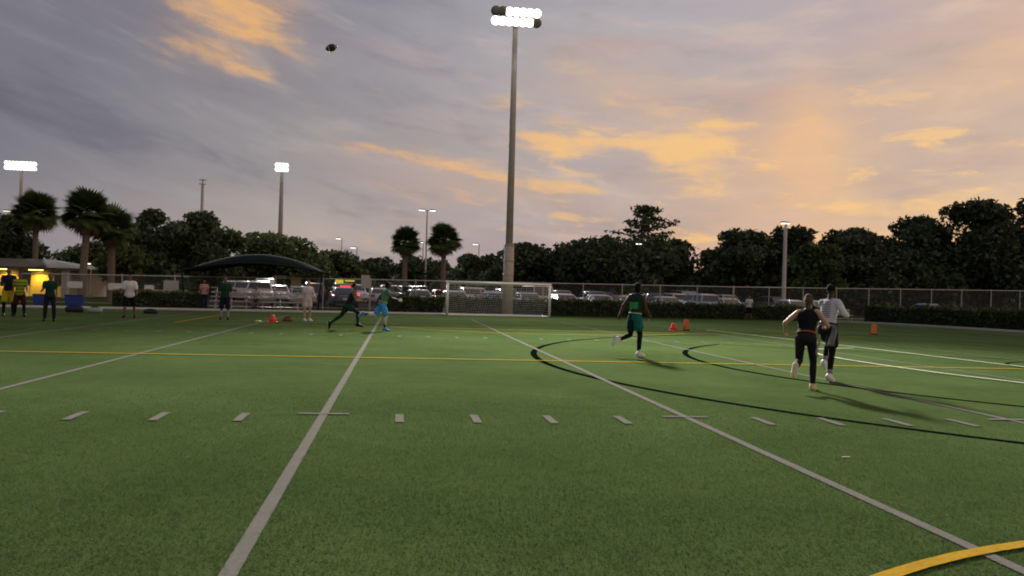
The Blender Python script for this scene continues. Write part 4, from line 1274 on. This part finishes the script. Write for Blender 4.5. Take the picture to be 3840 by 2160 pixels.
for k in range(5):
    h = -0.04 + 0.02 * k
    lb.tube(q @ Vector((-0.018, -0.086, h)), q @ Vector((0.018, -0.086, h)), 0.004, None, 5)
lb.obj('laces', m_ballstripe, ball)

# ------------------------------------------------------------------ people
def skin(name, c): return mat(name, c, 0.55, 0.12, 9.0, spec=0.3)
SK_DARK = skin('deep_brown_skin', (0.055, 0.028, 0.018))
SK_BROWN = skin('brown_skin', (0.16, 0.085, 0.055))
SK_FAIR = skin('fair_skin', (0.46, 0.27, 0.19))
HAIR_BLACK = mat('black_hair', (0.010, 0.008, 0.007), 0.9, 0.3, 30, spec=0.08, bump=0.5, bscale=60)
HAIR_BROWN = mat('light_brown_hair', (0.085, 0.058, 0.034), 0.8, 0.45, 26, spec=0.1, bump=0.5, bscale=50)
M_EYE = mat('eye', (0.02, 0.015, 0.012), 0.2)
M_SOLE = mat('shoe_sole', (0.55, 0.55, 0.52), 0.7)


def cloth(name, c, c2=None, mask=None, rough=0.85):
    """woven cloth; mask(x,y,z expressions in the wearer's own space) lays a flat print of colour c2 over it"""
    if name in MATS: return MATS[name]
    m = mat(name, c, rough, 0.22, 7.0, spec=0.12, bump=0.9, bscale=13.0)
    if mask:
        nt = m.node_tree; b = nt.nodes['Principled BSDF']
        co = nt.nodes.new('ShaderNodeTexCoord'); sp = nt.nodes.new('ShaderNodeSeparateXYZ'); nt.links.new(co.outputs['Object'], sp.inputs[0])
        k = mask(nt, *(Ex(nt, sp.outputs[i]) for i in range(3)))
        mx = nt.nodes.new('ShaderNodeMix'); mx.data_type = 'RGBA'; nt.links.new(k.s, mx.inputs[0])
        old = b.inputs['Base Color'].links[0].from_socket
        nt.links.new(old, mx.inputs[6]); mx.inputs[7].default_value = tuple(c2) + (1,)
        nt.links.new(mx.outputs[2], b.inputs['Base Color'])
    return m


def fuse(mb, name, m, parent, voxel, smooth=3):
    """grow one continuous surface from overlapping forms"""
    me0 = mb.mesh(name)
    o = bpy.data.objects.new(name, me0); col.objects.link(o)
    r = o.modifiers.new('r', 'REMESH'); r.mode = 'VOXEL'; r.voxel_size = voxel; r.use_smooth_shade = True
    s_ = o.modifiers.new('s', 'SMOOTH'); s_.iterations = smooth; s_.factor = 0.5
    dg = bpy.context.evaluated_depsgraph_get()
    me = bpy.data.meshes.new_from_object(o.evaluated_get(dg))
    bpy.data.objects.remove(o); bpy.data.meshes.remove(me0)
    me.name = name
    me.materials.clear(); me.materials.append(m)
    me.polygons.foreach_set('use_smooth', [True] * len(me.polygons))
    return link(name, me, parent)


def bowed(a, b_): return R(a), R(b_)


def person(label, loc, face, pose, look, H=1.78, voxel=0.014, group=None):
    """face: compass bearing the person looks towards, degrees from +Y to the right.
    pose: lean, twist, head pitch/turn, per side thigh/knee/foot and arm angles. look: materials."""
    S = H / 1.78
    P = dict(lean=0, hp=0, ht=0, tl=0, kl=0, al=5, fl=0, tr=0, kr=0, ar=5, fr=0, sal=0, sol=12, el=15, il=0, sar=0, sor=12, er=15, ir=0, tw=0, curl=35)
    P.update(pose)
    t = thing('person', label, 'person', loc, -R(face), group)
    L_TH, L_SH, L_UA, L_FA = 0.435 * S, 0.425 * S, 0.295 * S, 0.255 * S
    lean = R(P['lean'])
    spd = Vector((0, math.sin(lean), math.cos(lean)))          # along the spine
    spf = Vector((0, math.cos(lean), -math.sin(lean)))          # chest forward
    tw = Matrix.Rotation(R(P['tw']), 3, spd)
    spx = tw @ Vector((1, 0, 0)); spf2 = tw @ spf
    J = {}
    hip = Vector((0, 0, 0))
    J['hip'] = hip
    J['neck'] = hip + spd * 0.56 * S
    J['waist'] = hip + spd * 0.17 * S
    J['chest'] = hip + spd * 0.38 * S
    for sd, c in ((-1, 'l'), (1, 'r')):
        ho = hip + Vector((sd * 0.092 * S, 0, -0.02 * S))
        a = R(P['t' + c]); ab = R(P['a' + c]); kn = R(P['k' + c])
        d = Vector((sd * math.sin(ab), math.cos(ab) * math.sin(a), -math.cos(ab) * math.cos(a)))
        knee = ho + d * L_TH
        a2 = a - kn
        d2 = Vector((sd * math.sin(ab * 0.3), math.sin(a2), -math.cos(a2))).normalized()
        ank = knee + d2 * L_SH
        fa = a2 + PI / 2 - R(P['f' + c])
        fd = Vector((sd * 0.10, math.sin(fa), -math.cos(fa))).normalized()
        J['hip' + c], J['knee' + c], J['ank' + c], J['fd' + c], J['sd' + c] = ho, knee, ank, fd, d2
        sho = hip + spd * 0.505 * S + spx * sd * 0.172 * S
        a = R(P['sa' + c]); ab = R(P['so' + c])
        d = Vector((sd * math.sin(ab), math.cos(ab) * math.sin(a), -math.cos(ab) * math.cos(a)))
        d = tw @ d
        elb = sho + d * L_UA
        a2 = a + R(P['e' + c]); iw = R(P['i' + c])
        d2 = Vector((sd * (math.sin(ab) * 0.5 - math.sin(iw)), math.sin(a2), -math.cos(a2)))
        d2 = (tw @ d2).normalized()
        J['sho' + c], J['elb' + c], J['wri' + c], J['hd' + c] = sho, elb, elb + d2 * L_FA, d2
    # stand the figure on its lower foot
    low = min(min((J['ank' + c] - J['sd' + c] * -0.0 + J['fd' + c] * 0.17 * S + J['sd' + c] * 0.075 * S).z, (J['ank' + c] + J['sd' + c] * 0.085 * S - J['fd' + c] * 0.04 * S).z) for c in 'lr')
    off = Vector((0, 0, -low + 0.006))
    for k in list(J):
        if k[:2] not in ('fd', 'sd', 'hd'): J[k] = J[k] + off

    def torso(b, g, z0=0.0, z1=0.56, neckhole=False):
        prof = [(-0.10, 0.135, 0.098), (-0.03, 0.168, 0.118), (0.05, 0.162, 0.112), (0.15, 0.138, 0.098), (0.24, 0.146, 0.105), (0.34, 0.166, 0.118), (0.43, 0.178, 0.116), (0.49, 0.168, 0.098), (0.535, 0.115, 0.078), (0.565, 0.062, 0.060)]
        rings = []
        for h, rx, ry in prof:
            if h < z0 - 1e-6 or h > z1 + 1e-6: continue
            f = min(1, max(0, (h - 0.05) / 0.3))
            ux = Vector((1, 0, 0)).lerp(spx, f).normalized(); uy = spf.lerp(spf2, f).normalized()
            rings.append((J['hip'] + spd * h * S + uy * 0.012 * f, ux * (rx * S + g), uy * (ry * S + g)))
        b.loft(rings)

    def thigh(b, c, g, q=1.0, flare=0.0, q0=0.0):
        p0 = J['hip' + c].lerp(J['knee' + c], q0); p1 = J['hip' + c].lerp(J['knee' + c], q)
        b.capsule(p0, p1, (0.089 - 0.02 * q0) * S + g, (0.089 - 0.030 * q) * S + g + flare)
    def shank(b, c, g, q0=0.0, q=1.0):
        kn, an = J['knee' + c], J['ank' + c]
        m_ = kn.lerp(an, 0.32) - J['fd' + c] * 0.012 * S
        if q0 < 0.3: b.capsule(kn.lerp(an, q0), m_, 0.056 * S + g, 0.057 * S + g)
        b.capsule(m_ if q0 < 0.32 else kn.lerp(an, q0), kn.lerp(an, q), (0.057 if q0 < 0.32 else 0.048) * S + g, 0.038 * S + g)
    def upper(b, c, g, q=1.0):
        b.capsule(J['sho' + c] - spd * 0.012 * S, J['sho' + c].lerp(J['elb' + c], 0.35), 0.056 * S + g, 0.051 * S + g)
        if q > 0.35: b.capsule(J['sho' + c].lerp(J['elb' + c], 0.35), J['sho' + c].lerp(J['elb' + c], q), 0.051 * S + g, 0.040 * S + g)
    def fore(b, c, g, q=1.0):
        m_ = J['elb' + c].lerp(J['wri' + c], 0.3)
        b.capsule(J['elb' + c], m_, 0.040 * S + g, 0.043 * S + g); b.capsule(m_, J['elb' + c].lerp(J['wri' + c], q), 0.043 * S + g, 0.029 * S + g)
    def foot(b, c, g):
        a, fd, dn = J['ank' + c], J['fd' + c], J['sd' + c]
        side = fd.cross(dn).normalized(); dn2 = side.cross(fd).normalized()
        if dn2.dot(dn) < 0: dn2 = -dn2
        heel = a + dn2 * 0.045 * S - fd * 0.035 * S
        ball_ = a + dn2 * 0.055 * S + fd * 0.105 * S
        toe = a + dn2 * 0.058 * S + fd * 0.165 * S
        b.capsule(heel, ball_, 0.034 * S + g, 0.036 * S + g); b.capsule(ball_, toe, 0.036 * S + g, 0.027 * S + g)
        b.capsule(a, a + dn2 * 0.03 * S + fd * 0.06 * S, 0.036 * S + g, 0.033 * S + g)
        b.capsule(a - dn2 * 0.0, heel, 0.034 * S + g, 0.032 * S + g)
        return dn2, side
    def hand(b, c, g=0.0):
        w, d = J['wri' + c], J['hd' + c]
        sd = -1 if c == 'l' else 1
        pal = Vector((-sd, 0, 0)); pal = (pal - d * pal.dot(d)).normalized()     # palm faces the body
        wide = d.cross(pal).normalized()
        if wide.dot(Vector((0, 1, 0))) < 0: wide = -wide                          # thumb side is forward
        for k in range(4):
            base = w + d * 0.03 * S + wide * (0.024 - 0.016 * k) * S
            kn = w + d * (0.092 - 0.004 * abs(k - 1)) * S + wide * (0.030 - 0.020 * k) * S
            b.capsule(base, kn, 0.015 * S + g, 0.0125 * S + g, 8)
            ln = (0.074, 0.082, 0.077, 0.060)[k] * S
            cu = R(P['curl'] + 5 * k)
            d1 = (d * math.cos(cu * 0.55) + pal * math.sin(cu * 0.55)).normalized(); d2_ = (d * math.cos(cu * 1.5) + pal * math.sin(cu * 1.5)).normalized()
            m_ = kn + d1 * ln * 0.5
            b.capsule(kn, m_, 0.0098 * S + g, 0.0092 * S + g, 8); b.capsule(m_, m_ + d2_ * ln * 0.5, 0.0092 * S + g, 0.0078 * S + g, 8)
        tb = w + d * 0.028 * S + wide * 0.026 * S + pal * 0.006
        tm = tb + (d * 0.62 + wide * 0.72 + pal * 0.25).normalized() * 0.042 * S
        b.capsule(w, tb, 0.018 * S + g, 0.014 * S + g, 8); b.capsule(tb, tm, 0.0125 * S + g, 0.011 * S + g, 8)
        b.capsule(tm, tm + (d * 0.9 + wide * 0.3 + pal * 0.3).normalized() * 0.030 * S, 0.0105 * S + g, 0.0088 * S + g, 8)

    # head frame
    hl = lean * 0.45 + R(P['hp'])
    hz = Vector((0, math.sin(hl), math.cos(hl))); hy = Vector((0, math.cos(hl), -math.sin(hl)))
    rot = Matrix.Rotation(-R(P['ht']), 3, hz)
    hy = rot @ hy; hx = hy.cross(hz)
    hm_ = Matrix((hx, hy, hz)).transposed()
    hc = J['neck'] + hz * 0.165 * S + hy * 0.018 * S
    # ---- body: one continuous surface
    b = MB()
    torso(b, 0.0)
    b.capsule(J['neck'] - spd * 0.05 * S, hc - hz * 0.05 * S, 0.058 * S, 0.052 * S)
    b.ball(hc + hz * 0.022 * S - hy * 0.008 * S, 0.074 * S, 0.092 * S, 0.098 * S, hm_)
    b.ball(hc - hz * 0.055 * S + hy * 0.028 * S, 0.054 * S, 0.062 * S, 0.066 * S, hm_)
    b.capsule(hc + hy * 0.085 * S + hz * 0.012 * S, hc + hy * 0.105 * S - hz * 0.022 * S, 0.010 * S, 0.015 * S, 8)       # nose
    b.capsule(hc + hy * 0.078 * S - hz * 0.066 * S - hx * 0.016 * S, hc + hy * 0.078 * S - hz * 0.066 * S + hx * 0.016 * S, 0.012 * S, 0.012 * S, 8)  # mouth
    b.capsule(hc + hy * 0.078 * S + hz * 0.030 * S - hx * 0.035 * S, hc + hy * 0.078 * S + hz * 0.030 * S + hx * 0.035 * S, 0.012 * S, 0.012 * S, 8)   # brow
    for sgn in (-1, 1):
        b.ball(hc + hx * sgn * 0.077 * S - hy * 0.005 * S, 0.010 * S, 0.020 * S, 0.032 * S, hm_, 8, 6)
    for c in 'lr':
        thigh(b, c, 0.0); shank(b, c, 0.0); foot(b, c, -0.006); upper(b, c, 0.0); fore(b, c, 0.0); hand(b, c)
        b.capsule(J['neck'] - spd * 0.03 * S, J['sho' + c], 0.052 * S, 0.054 * S)
    fuse(b, 'body', look['skin'], t, voxel * 0.8, 2)
    eb = MB()
    for sgn in (-1, 1): eb.ball(hc + hx * sgn * 0.031 * S + hy * 0.083 * S + hz * 0.010 * S, 0.011 * S, 0.008 * S, 0.007 * S, hm_, 8, 6)
    eb.obj('eyes', M_EYE, t, True)
    # ---- hair
    hb = MB(); st = look.get('hairstyle', 'short')
    hb.ball(hc + hz * 0.040 * S - hy * 0.022 * S, 0.081 * S, 0.090 * S, 0.088 * S, hm_)
    if st in ('bun', 'long', 'dreads'):
        hb.ball(hc - hz * 0.005 * S - hy * 0.045 * S, 0.079 * S, 0.065 * S, 0.090 * S, hm_)
    if st == 'bun': hb.ball(hc + hz * 0.075 * S - hy * 0.105 * S, 0.048 * S, 0.045 * S, 0.045 * S, hm_, 10, 7)
    if st == 'long':
        hb.capsule(hc - hy * 0.07 * S, hc - hz * 0.16 * S - hy * 0.085 * S, 0.070 * S, 0.045 * S)
    if st == 'dreads':
        for k in range(9):
            a = R(-80 + 20 * k)
            p = hc + hx * math.sin(a) * 0.075 * S - hy * math.cos(a) * 0.075 * S + hz * 0.02
            hb.capsule(p, p - hz * 0.13 * S - hy * 0.02 * S + hx * math.sin(a) * 0.015, 0.022 * S, 0.015 * S, 7)
    if st != 'none': fuse(hb, 'hair', look['hair'], t, voxel, 1)
    # ---- shirt
    if 'shirt' in look:
        b = MB(); g = look.get('shirt_loose', 0.012)
        z0 = look.get('shirt_low', -0.03)
        torso(b, g, z0, 0.535)
        sl = look.get('sleeve', 0.0)
        for c in 'lr':
            if sl == 0:                      # tank top straps run over the shoulders
                b.capsule(J['neck'] - spd * 0.035 * S + spx * (0.05 if c == 'r' else -0.05) * S, J['neck'].lerp(J['sho' + c], 0.62), 0.046 * S + g, 0.040 * S + g)
            else:
                b.capsule(J['neck'] - spd * 0.035 * S, J['sho' + c], 0.050 * S + g, 0.052 * S + g)
                upper(b, c, g + 0.008, min(1.0, sl))
                if sl > 1: fore(b, c, g + 0.004, sl - 1)
        fuse(b, 'shirt', look['shirt'], t, voxel, 2)
    if 'arm_sleeve' in look:
        for c in look['arm_sleeve'][1]:
            b = MB(); upper(b, c, 0.014); fore(b, c, 0.012); fuse(b, 'arm_sleeve', look['arm_sleeve'][0], t, voxel, 2)
    if 'glove' in look:
        for c in look['glove'][1]:
            b = MB(); hand(b, c, 0.006); fuse(b, 'glove', look['glove'][0], t, voxel * 0.8, 1)
    # ---- legs
    if 'tights' in look:
        b = MB(); torso(b, 0.008, -0.10, 0.06)
        for c in 'lr': thigh(b, c, 0.007); shank(b, c, 0.007, 0.0, look.get('tights_q', 0.98))
        fuse(b, 'leggings', look['tights'], t, voxel, 2)
    if 'pants' in look:
        b = MB(); torso(b, 0.016, -0.10, 0.10)
        for c in 'lr': thigh(b, c, 0.018); shank(b, c, 0.020, 0.0, look.get('pants_q', 0.92))
        fuse(b, 'trousers', look['pants'], t, voxel, 2)
    if 'shorts' in look:
        b = MB(); torso(b, 0.022, -0.10, 0.10); q = look.get('shorts_q', 0.75)
        for c in 'lr': thigh(b, c, 0.022, q, 0.028)
        fuse(b, 'shorts', look['shorts'], t, voxel, 2)
    if 'belt' in look:
        b = MB()
        bg = 0.032 if ('shorts' in look or 'pants' in look) else 0.019
        b.loft([(J['hip'] + spd * 0.07 * S, Vector((1, 0, 0)) * (0.158 * S + bg), spf * (0.110 * S + bg)), (J['hip'] + spd * 0.100 * S, Vector((1, 0, 0)) * (0.152 * S + bg), spf * (0.106 * S + bg))])
        b.obj('flag_belt', look['belt'], t, True)
    if 'flags' in look:
        fm_, sides = look['flags']
        for sgn in sides:
            p = J['hip'] + spd * 0.075 * S + Vector((sgn * (0.16 * S + 0.05), -0.03 if abs(sgn) == 1 else -0.15, 0))
            V = []
            for k in range(6):
                z = -0.075 * k; y = -0.03 * k - 0.012 * math.sin(k * 1.8); x = sgn * 0.02 * math.sin(k * 1.3)
                V += [p + Vector((x - 0.012, y - 0.03, z)), p + Vector((x + 0.012, y + 0.035, z))]
            F = [(2 * k, 2 * k + 1, 2 * k + 3, 2 * k + 2) for k in range(5)]
            o = MB().add(V, F).obj('belt_flag', fm_, t, True); so_ = o.modifiers.new('t', 'SOLIDIFY'); so_.thickness = 0.006
    if 'towel' in look:
        p = J['hip'] + spd * 0.07 * S + Vector((0.18 * S, -0.10, 0)); V = []
        for k in range(7):
            z = -0.065 * k; w = 0.045 + 0.004 * k
            for u in (-1, -0.3, 0.3, 1): V.append(p + Vector((u * w + 0.012 * math.sin(k), -0.02 * k + 0.018 * math.cos(u * 4 + k), z)))
        F = [(4 * k + u, 4 * k + u + 1, 4 * k + u + 5, 4 * k + u + 4) for k in range(6) for u in range(3)]
        o = MB().add(V, F).obj('towel', look['towel'], t, True); so_ = o.modifiers.new('t', 'SOLIDIFY'); so_.thickness = 0.012
    if 'socks' in look:
        for c in 'lr':
            b = MB(); shank(b, c, 0.011, look.get('sock_q', 0.72), 1.0); fuse(b, 'sock', look['socks'], t, voxel, 1)
    # ---- shoes
    for c in 'lr':
        b = MB(); dn, side = foot(b, c, 0.020)
        if look.get('hightop'):
            b.capsule(J['ank' + c] - J['sd' + c] * 0.07 * S, J['ank' + c], 0.050 * S, 0.048 * S)
        sh = fuse(b, 'shoe', look['shoes'], t, voxel, 2)
        a, fd = J['ank' + c], J['fd' + c]
        s0, s1 = a + dn * 0.092 * S - fd * 0.05 * S, a + dn * 0.096 * S + fd * 0.17 * S
        sb = MB(); rr = Matrix((side, fd, dn)).transposed()
        sb.box((s0 + s1) / 2, (0.074 * S, 0.225 * S, 0.020 * S), rr, 0.94); sb.obj('sole', look.get('sole', M_SOLE), sh)
    return t


def box_mask(x0, x1, z0, z1, soft=0.012, back=True):
    def f(nt, x, y, z):
        k = x.smooth(x0 - soft, x0 + soft) * x.smooth(x1 + soft, x1 - soft) * z.smooth(z0 - soft, z0 + soft) * z.smooth(z1 + soft, z1 - soft)
        if back: k = k * y.smooth(0.05, 0.0)
        return k
    return f


C_BLACK = cloth('black_cloth', (0.008, 0.008, 0.009))
C_BLACK2 = cloth('soft_black_cloth', (0.016, 0.016, 0.020))
C_WHITE = cloth('white_cloth', (0.62, 0.62, 0.66))
C_GREY = cloth('grey_cloth', (0.28, 0.28, 0.30))
C_NAVY = cloth('navy_cloth', (0.012, 0.016, 0.040))
C_PALE = cloth('pale_grey_cloth', (0.52, 0.51, 0.54))
C_DKGREEN = cloth('dark_green_cloth', (0.010, 0.050, 0.030))
C_SAGE = cloth('sage_green_cloth', (0.10, 0.20, 0.13))
C_BLUE = cloth('bright_blue_cloth', (0.06, 0.30, 0.60))
C_LIME = cloth('lime_cloth', (0.34, 0.42, 0.03))
C_YELLOW = cloth('yellow_cloth', (0.50, 0.42, 0.02))
C_CREAM = cloth('cream_leather', (0.62, 0.53, 0.30), rough=0.6)
C_SHOEW = cloth('white_leather', (0.70, 0.70, 0.72), rough=0.55)
C_SHOEB = cloth('black_leather_shoe', (0.010, 0.010, 0.011), rough=0.5)
C_SHOEBL = cloth('blue_shoe', (0.07, 0.25, 0.55), rough=0.55)
C_TEAL = cloth('teal_patch_cloth', (0.010, 0.022, 0.024), (0.012, 0.13, 0.12), lambda nt, x, y, z: x.smooth(0.01, 0.06) + (x * -1.0).smooth(0.11, 0.16))
C_CAMO = cloth('dark_green_camo', (0.010, 0.045, 0.040), (0.012, 0.015, 0.014),
               lambda nt, x, y, z: ((x * 21.0 + (z * 9.0).sin() * 2.0).sin() + (z * 17.0 + y * 13.0).sin()).smooth(-0.1, 0.2))
def number_mask(nt, x, y, z):                                        # bright print on the back, broken by dark diagonals
    k = box_mask(-0.115, 0.125, 1.20, 1.365)(nt, x, y, z)
    return k * (1.0 - ((x * 1.0 + z * 2.2) * 55.0).sin().smooth(0.2, 0.7) * 0.75)
C_JERSEY = cloth('green_jersey', (0.010, 0.040, 0.028), (0.05, 0.36, 0.12), number_mask)
def stripe_mask(nt, x, y, z): return ((z * 2 * PI / 0.034).sin().smooth(-0.05, 0.25)) * z.smooth(1.20, 1.24) * x.smooth(0.10, 0.04)
C_STRIPED = cloth('white_jersey_dark_print', (0.56, 0.55, 0.62), (0.06, 0.06, 0.075), stripe_mask)
def red_mask(nt, x, y, z): return (z * 2 * PI / 0.085).sin().smooth(-0.1, 0.2)
C_REDSTR = cloth('red_and_cream_stripe', (0.22, 0.035, 0.030), (0.52, 0.42, 0.36), red_mask)
def vest_mask(nt, x, y, z): return (z * 2 * PI / 0.13).sin().smooth(0.55, 0.75)
C_VEST = cloth('lime_vest_dark_bands', (0.26, 0.33, 0.035), (0.05, 0.06, 0.02), vest_mask)
C_MAROON = cloth('dark_maroon_cloth', (0.045, 0.012, 0.018))
C_REDFLAG = cloth('red_flag_cloth', (0.45, 0.03, 0.04))
C_PINK = cloth('pale_pink_cloth', (0.55, 0.46, 0.48))
C_TOWEL = cloth('grey_towel', (0.20, 0.195, 0.21))
C_BAND = cloth('orange_waistband', (0.32, 0.10, 0.04))
C_WAIST = cloth('pale_green_waistband', (0.35, 0.50, 0.28))

RUN = 'flag football players running on the field'
WAIT = 'people standing along the far touchline'
# the runner in green, seen from behind, mid stride to the right
person('runner in dark green jersey with bright green back number, black leggings and big white shoes', (6.7, 9.95, 0), 62,
       dict(lean=6, tl=-4, kl=68, fl=52, al=3, tr=10, kr=14, fr=8, ar=4, sal=-26, sol=24, el=8, sar=6, sor=14, er=38, hp=2, tw=20, curl=50),
       dict(skin=SK_DARK, hair=HAIR_BLACK, hairstyle='dreads', shirt=C_JERSEY, shirt_low=0.05, tights=C_BLACK, shorts=C_TEAL, shorts_q=0.55, belt=C_WAIST, shoes=C_SHOEW, hightop=True), 1.80, 0.012, RUN)
# the nearest figure, running away with one foot kicked up behind
person('nearest person, running away in black tank top and leggings, one cream shoe kicked up', (7.78, 3.15, 0), 33,
       dict(lean=27, tr=24, kr=30, fr=-2, tl=20, kl=98, fl=30, al=4, ar=3, sal=-20, sol=48, el=72, il=10, sar=-4, sor=34, er=88, ir=35, hp=-2, tw=-6, curl=60),
       dict(skin=SK_FAIR, hair=HAIR_BROWN, hairstyle='long', shirt=C_BLACK, shirt_low=0.05, shirt_loose=0.010, tights=C_BLACK2, belt=C_BAND, flags=(C_TOWEL, (1,)), shoes=C_CREAM, sole=M_SOLE), 1.72, 0.011, RUN)
person('runner in white jersey with dark lines and a white arm sleeve, beyond nearest person', (9.02, 4.75, 0), 52,
       dict(lean=10, tr=-4, kr=10, fr=6, tl=58, kl=80, fl=10, al=4, ar=3, sar=-8, sor=38, er=92, ir=55, sal=30, sol=16, el=80, tw=-14, curl=55),
       dict(skin=SK_DARK, hair=HAIR_BLACK, hairstyle='short', shirt=C_STRIPED, sleeve=0.5, shirt_low=-0.03, arm_sleeve=(C_WHITE, 'r'), tights=C_BLACK, shorts=C_BLACK2, shorts_q=0.6, belt=C_BLACK, towel=C_TOWEL, socks=C_GREY, sock_q=0.80, shoes=C_SHOEW), 1.80, 0.012, RUN)
person('crouching runner in black tank top and dark green camouflage leggings, left of the goal', (-0.95, 20.0, 0), 88,
       dict(lean=24, tr=62, kr=62, fr=0, tl=-32, kl=22, fl=32, al=5, ar=4, sar=18, sor=8, er=68, sal=30, sol=10, el=70, hp=-10, curl=50),
       dict(skin=SK_BROWN, hair=HAIR_BLACK, hairstyle='short', shirt=C_BLACK2, shirt_low=0.0, tights=C_CAMO, shorts=C_DKGREEN, shorts_q=0.35, shoes=C_SHOEB), 1.78, 0.014, RUN)
person('runner in sage green shirt, bright blue shorts and pale leggings with a white glove', (0.3, 19.6, 0), 82,
       dict(lean=16, tr=16, kr=22, fr=2, tl=-34, kl=58, fl=40, al=4, ar=4, sar=28, sor=12, er=50, sal=-48, sol=14, el=18, hp=-6, curl=45),
       dict(skin=SK_DARK, hair=HAIR_BLACK, hairstyle='dreads', shirt=C_SAGE, sleeve=0.45, shirt_loose=0.02, tights=C_PALE, tights_q=0.7, shorts=C_BLUE, shorts_q=0.75, belt=C_YELLOW, flags=(C_REDFLAG, (-1,)), glove=(C_WHITE, 'r'), shoes=C_SHOEBL), 1.74, 0.014, RUN)
person('person in pale shirt and shorts with bare legs and white shoes, by the bleachers', (-3.0, 26.3, 0), 150,
       dict(lean=2, tl=2, kl=4, tr=6, kr=4, sal=8, sol=12, el=50, sar=4, sor=12, er=30, ht=-30),
       dict(skin=SK_FAIR, hair=HAIR_BROWN, hairstyle='short', shirt=C_PALE, sleeve=0.6, shirt_loose=0.025, shirt_low=-0.10, shorts=C_PINK, shorts_q=0.6, shoes=C_SHOEW), 1.70, 0.016, WAIT)
person('man in loose white shirt and black shorts with bare legs, standing at the left touchline', (-10.0, 25.6, 0), 168,
       dict(lean=3, tl=-4, kl=2, tr=10, kr=8, al=12, ar=9, sal=10, sol=18, el=40, sar=12, sor=16, er=50),
       dict(skin=SK_BROWN, hair=HAIR_BLACK, shirt=C_WHITE, sleeve=0.75, shirt_loose=0.045, shirt_low=-0.10, shorts=C_BLACK, shorts_q=0.85, shoes=C_SHOEB), 1.72, 0.016, WAIT)
person('person in dark green top and black trousers, in front of the blue bins', (-11.5, 21.6, 0), 165,
       dict(tl=3, kl=4, tr=-2, kr=2, al=7, ar=7, sal=5, sol=10, el=30, sar=20, sor=12, er=60),
       dict(skin=SK_BROWN, hair=HAIR_BLACK, shirt=C_DKGREEN, sleeve=0.6, shirt_loose=0.02, pants=C_BLACK2, shoes=C_SHOEB), 1.66, 0.017, WAIT)
person('person in lime yellow vest with dark bands and maroon shorts, near the left edge', (-13.72, 24.5, 0), 160,
       dict(tl=4, kl=4, tr=-4, kr=4, al=9, ar=7, sal=15, sol=14, el=45, sar=4, sor=12, er=20),
       dict(skin=SK_BROWN, hair=HAIR_BLACK, shirt=C_VEST, sleeve=0.5, shirt_loose=0.03, shirt_low=-0.10, shorts=C_MAROON, shorts_q=0.9, tights=C_BLACK, shoes=C_SHOEB), 1.66, 0.017, WAIT)
person('leftmost person, black top over bright yellow shorts and black leggings', (-14.35, 25.0, 0), 150,
       dict(tl=0, kl=2, tr=4, kr=4, al=8, ar=6, sal=20, sol=12, el=70, ir=10, sar=18, sor=12, er=70),
       dict(skin=SK_BROWN, hair=HAIR_BLACK, shirt=C_BLACK2, sleeve=1.6, shirt_loose=0.025, shorts=C_YELLOW, shorts_q=0.8, tights=C_BLACK, shoes=C_SHOEB), 1.84, 0.017, WAIT)
person('person in dark green shirt and navy shorts in front of the left bleachers', (-6.35, 26.1, 0), 172,
       dict(tl=2, kl=3, tr=-2, kr=3, al=5, ar=5, sal=8, sol=14, el=40, sar=8, sor=14, er=50),
       dict(skin=SK_BROWN, hair=HAIR_BLACK, shirt=C_DKGREEN, sleeve=0.8, shirt_loose=0.03, shirt_low=-0.03, shorts=C_NAVY, shorts_q=0.95, socks=C_GREY, sock_q=0.4, shoes=C_SHOEB), 1.76, 0.017, WAIT)
person('person in red and cream striped shirt and navy trousers beside the low black hedge', (-9.95, 38.6, 0.0), 175,
       dict(tl=4, kl=5, tr=-2, kr=3, sal=8, sol=12, el=40, sar=8, sor=12, er=40),
       dict(skin=SK_BROWN, hair=HAIR_BLACK, shirt=C_REDSTR, sleeve=0.6, shirt_loose=0.03, shirt_low=-0.03, pants=C_NAVY, shoes=C_SHOEB), 1.62, 0.02, WAIT)
person('person in grey shirt seated on the front row, between the two bleacher sections', (-7.35, 39.95, 0.05), 172,
       dict(lean=10, tl=86, kl=84, tr=84, kr=84, al=8, ar=8, sal=40, sol=10, el=40, sar=40, sor=10, er=45),
       dict(skin=SK_BROWN, hair=HAIR_BROWN, hairstyle='bun', shirt=C_GREY, sleeve=0.6, shirt_loose=0.025, shorts=C_MAROON, shorts_q=0.8, shoes=C_SHOEB), 1.66, 0.02, WAIT)
person('far person in pale grey shirt and dark shorts standing alone against the long hedge', (24.3, 43.9, 0.0), 200,
       dict(tl=2, kl=3, tr=-2, kr=3, sal=8, sol=12, el=30, sar=8, sor=12, er=30),
       dict(skin=SK_BROWN, hair=HAIR_BLACK, shirt=C_PALE, sleeve=0.6, shirt_loose=0.03, shirt_low=-0.05, shorts=C_BLACK, shorts_q=0.8, shoes=C_SHOEB), 1.62, 0.02, WAIT)
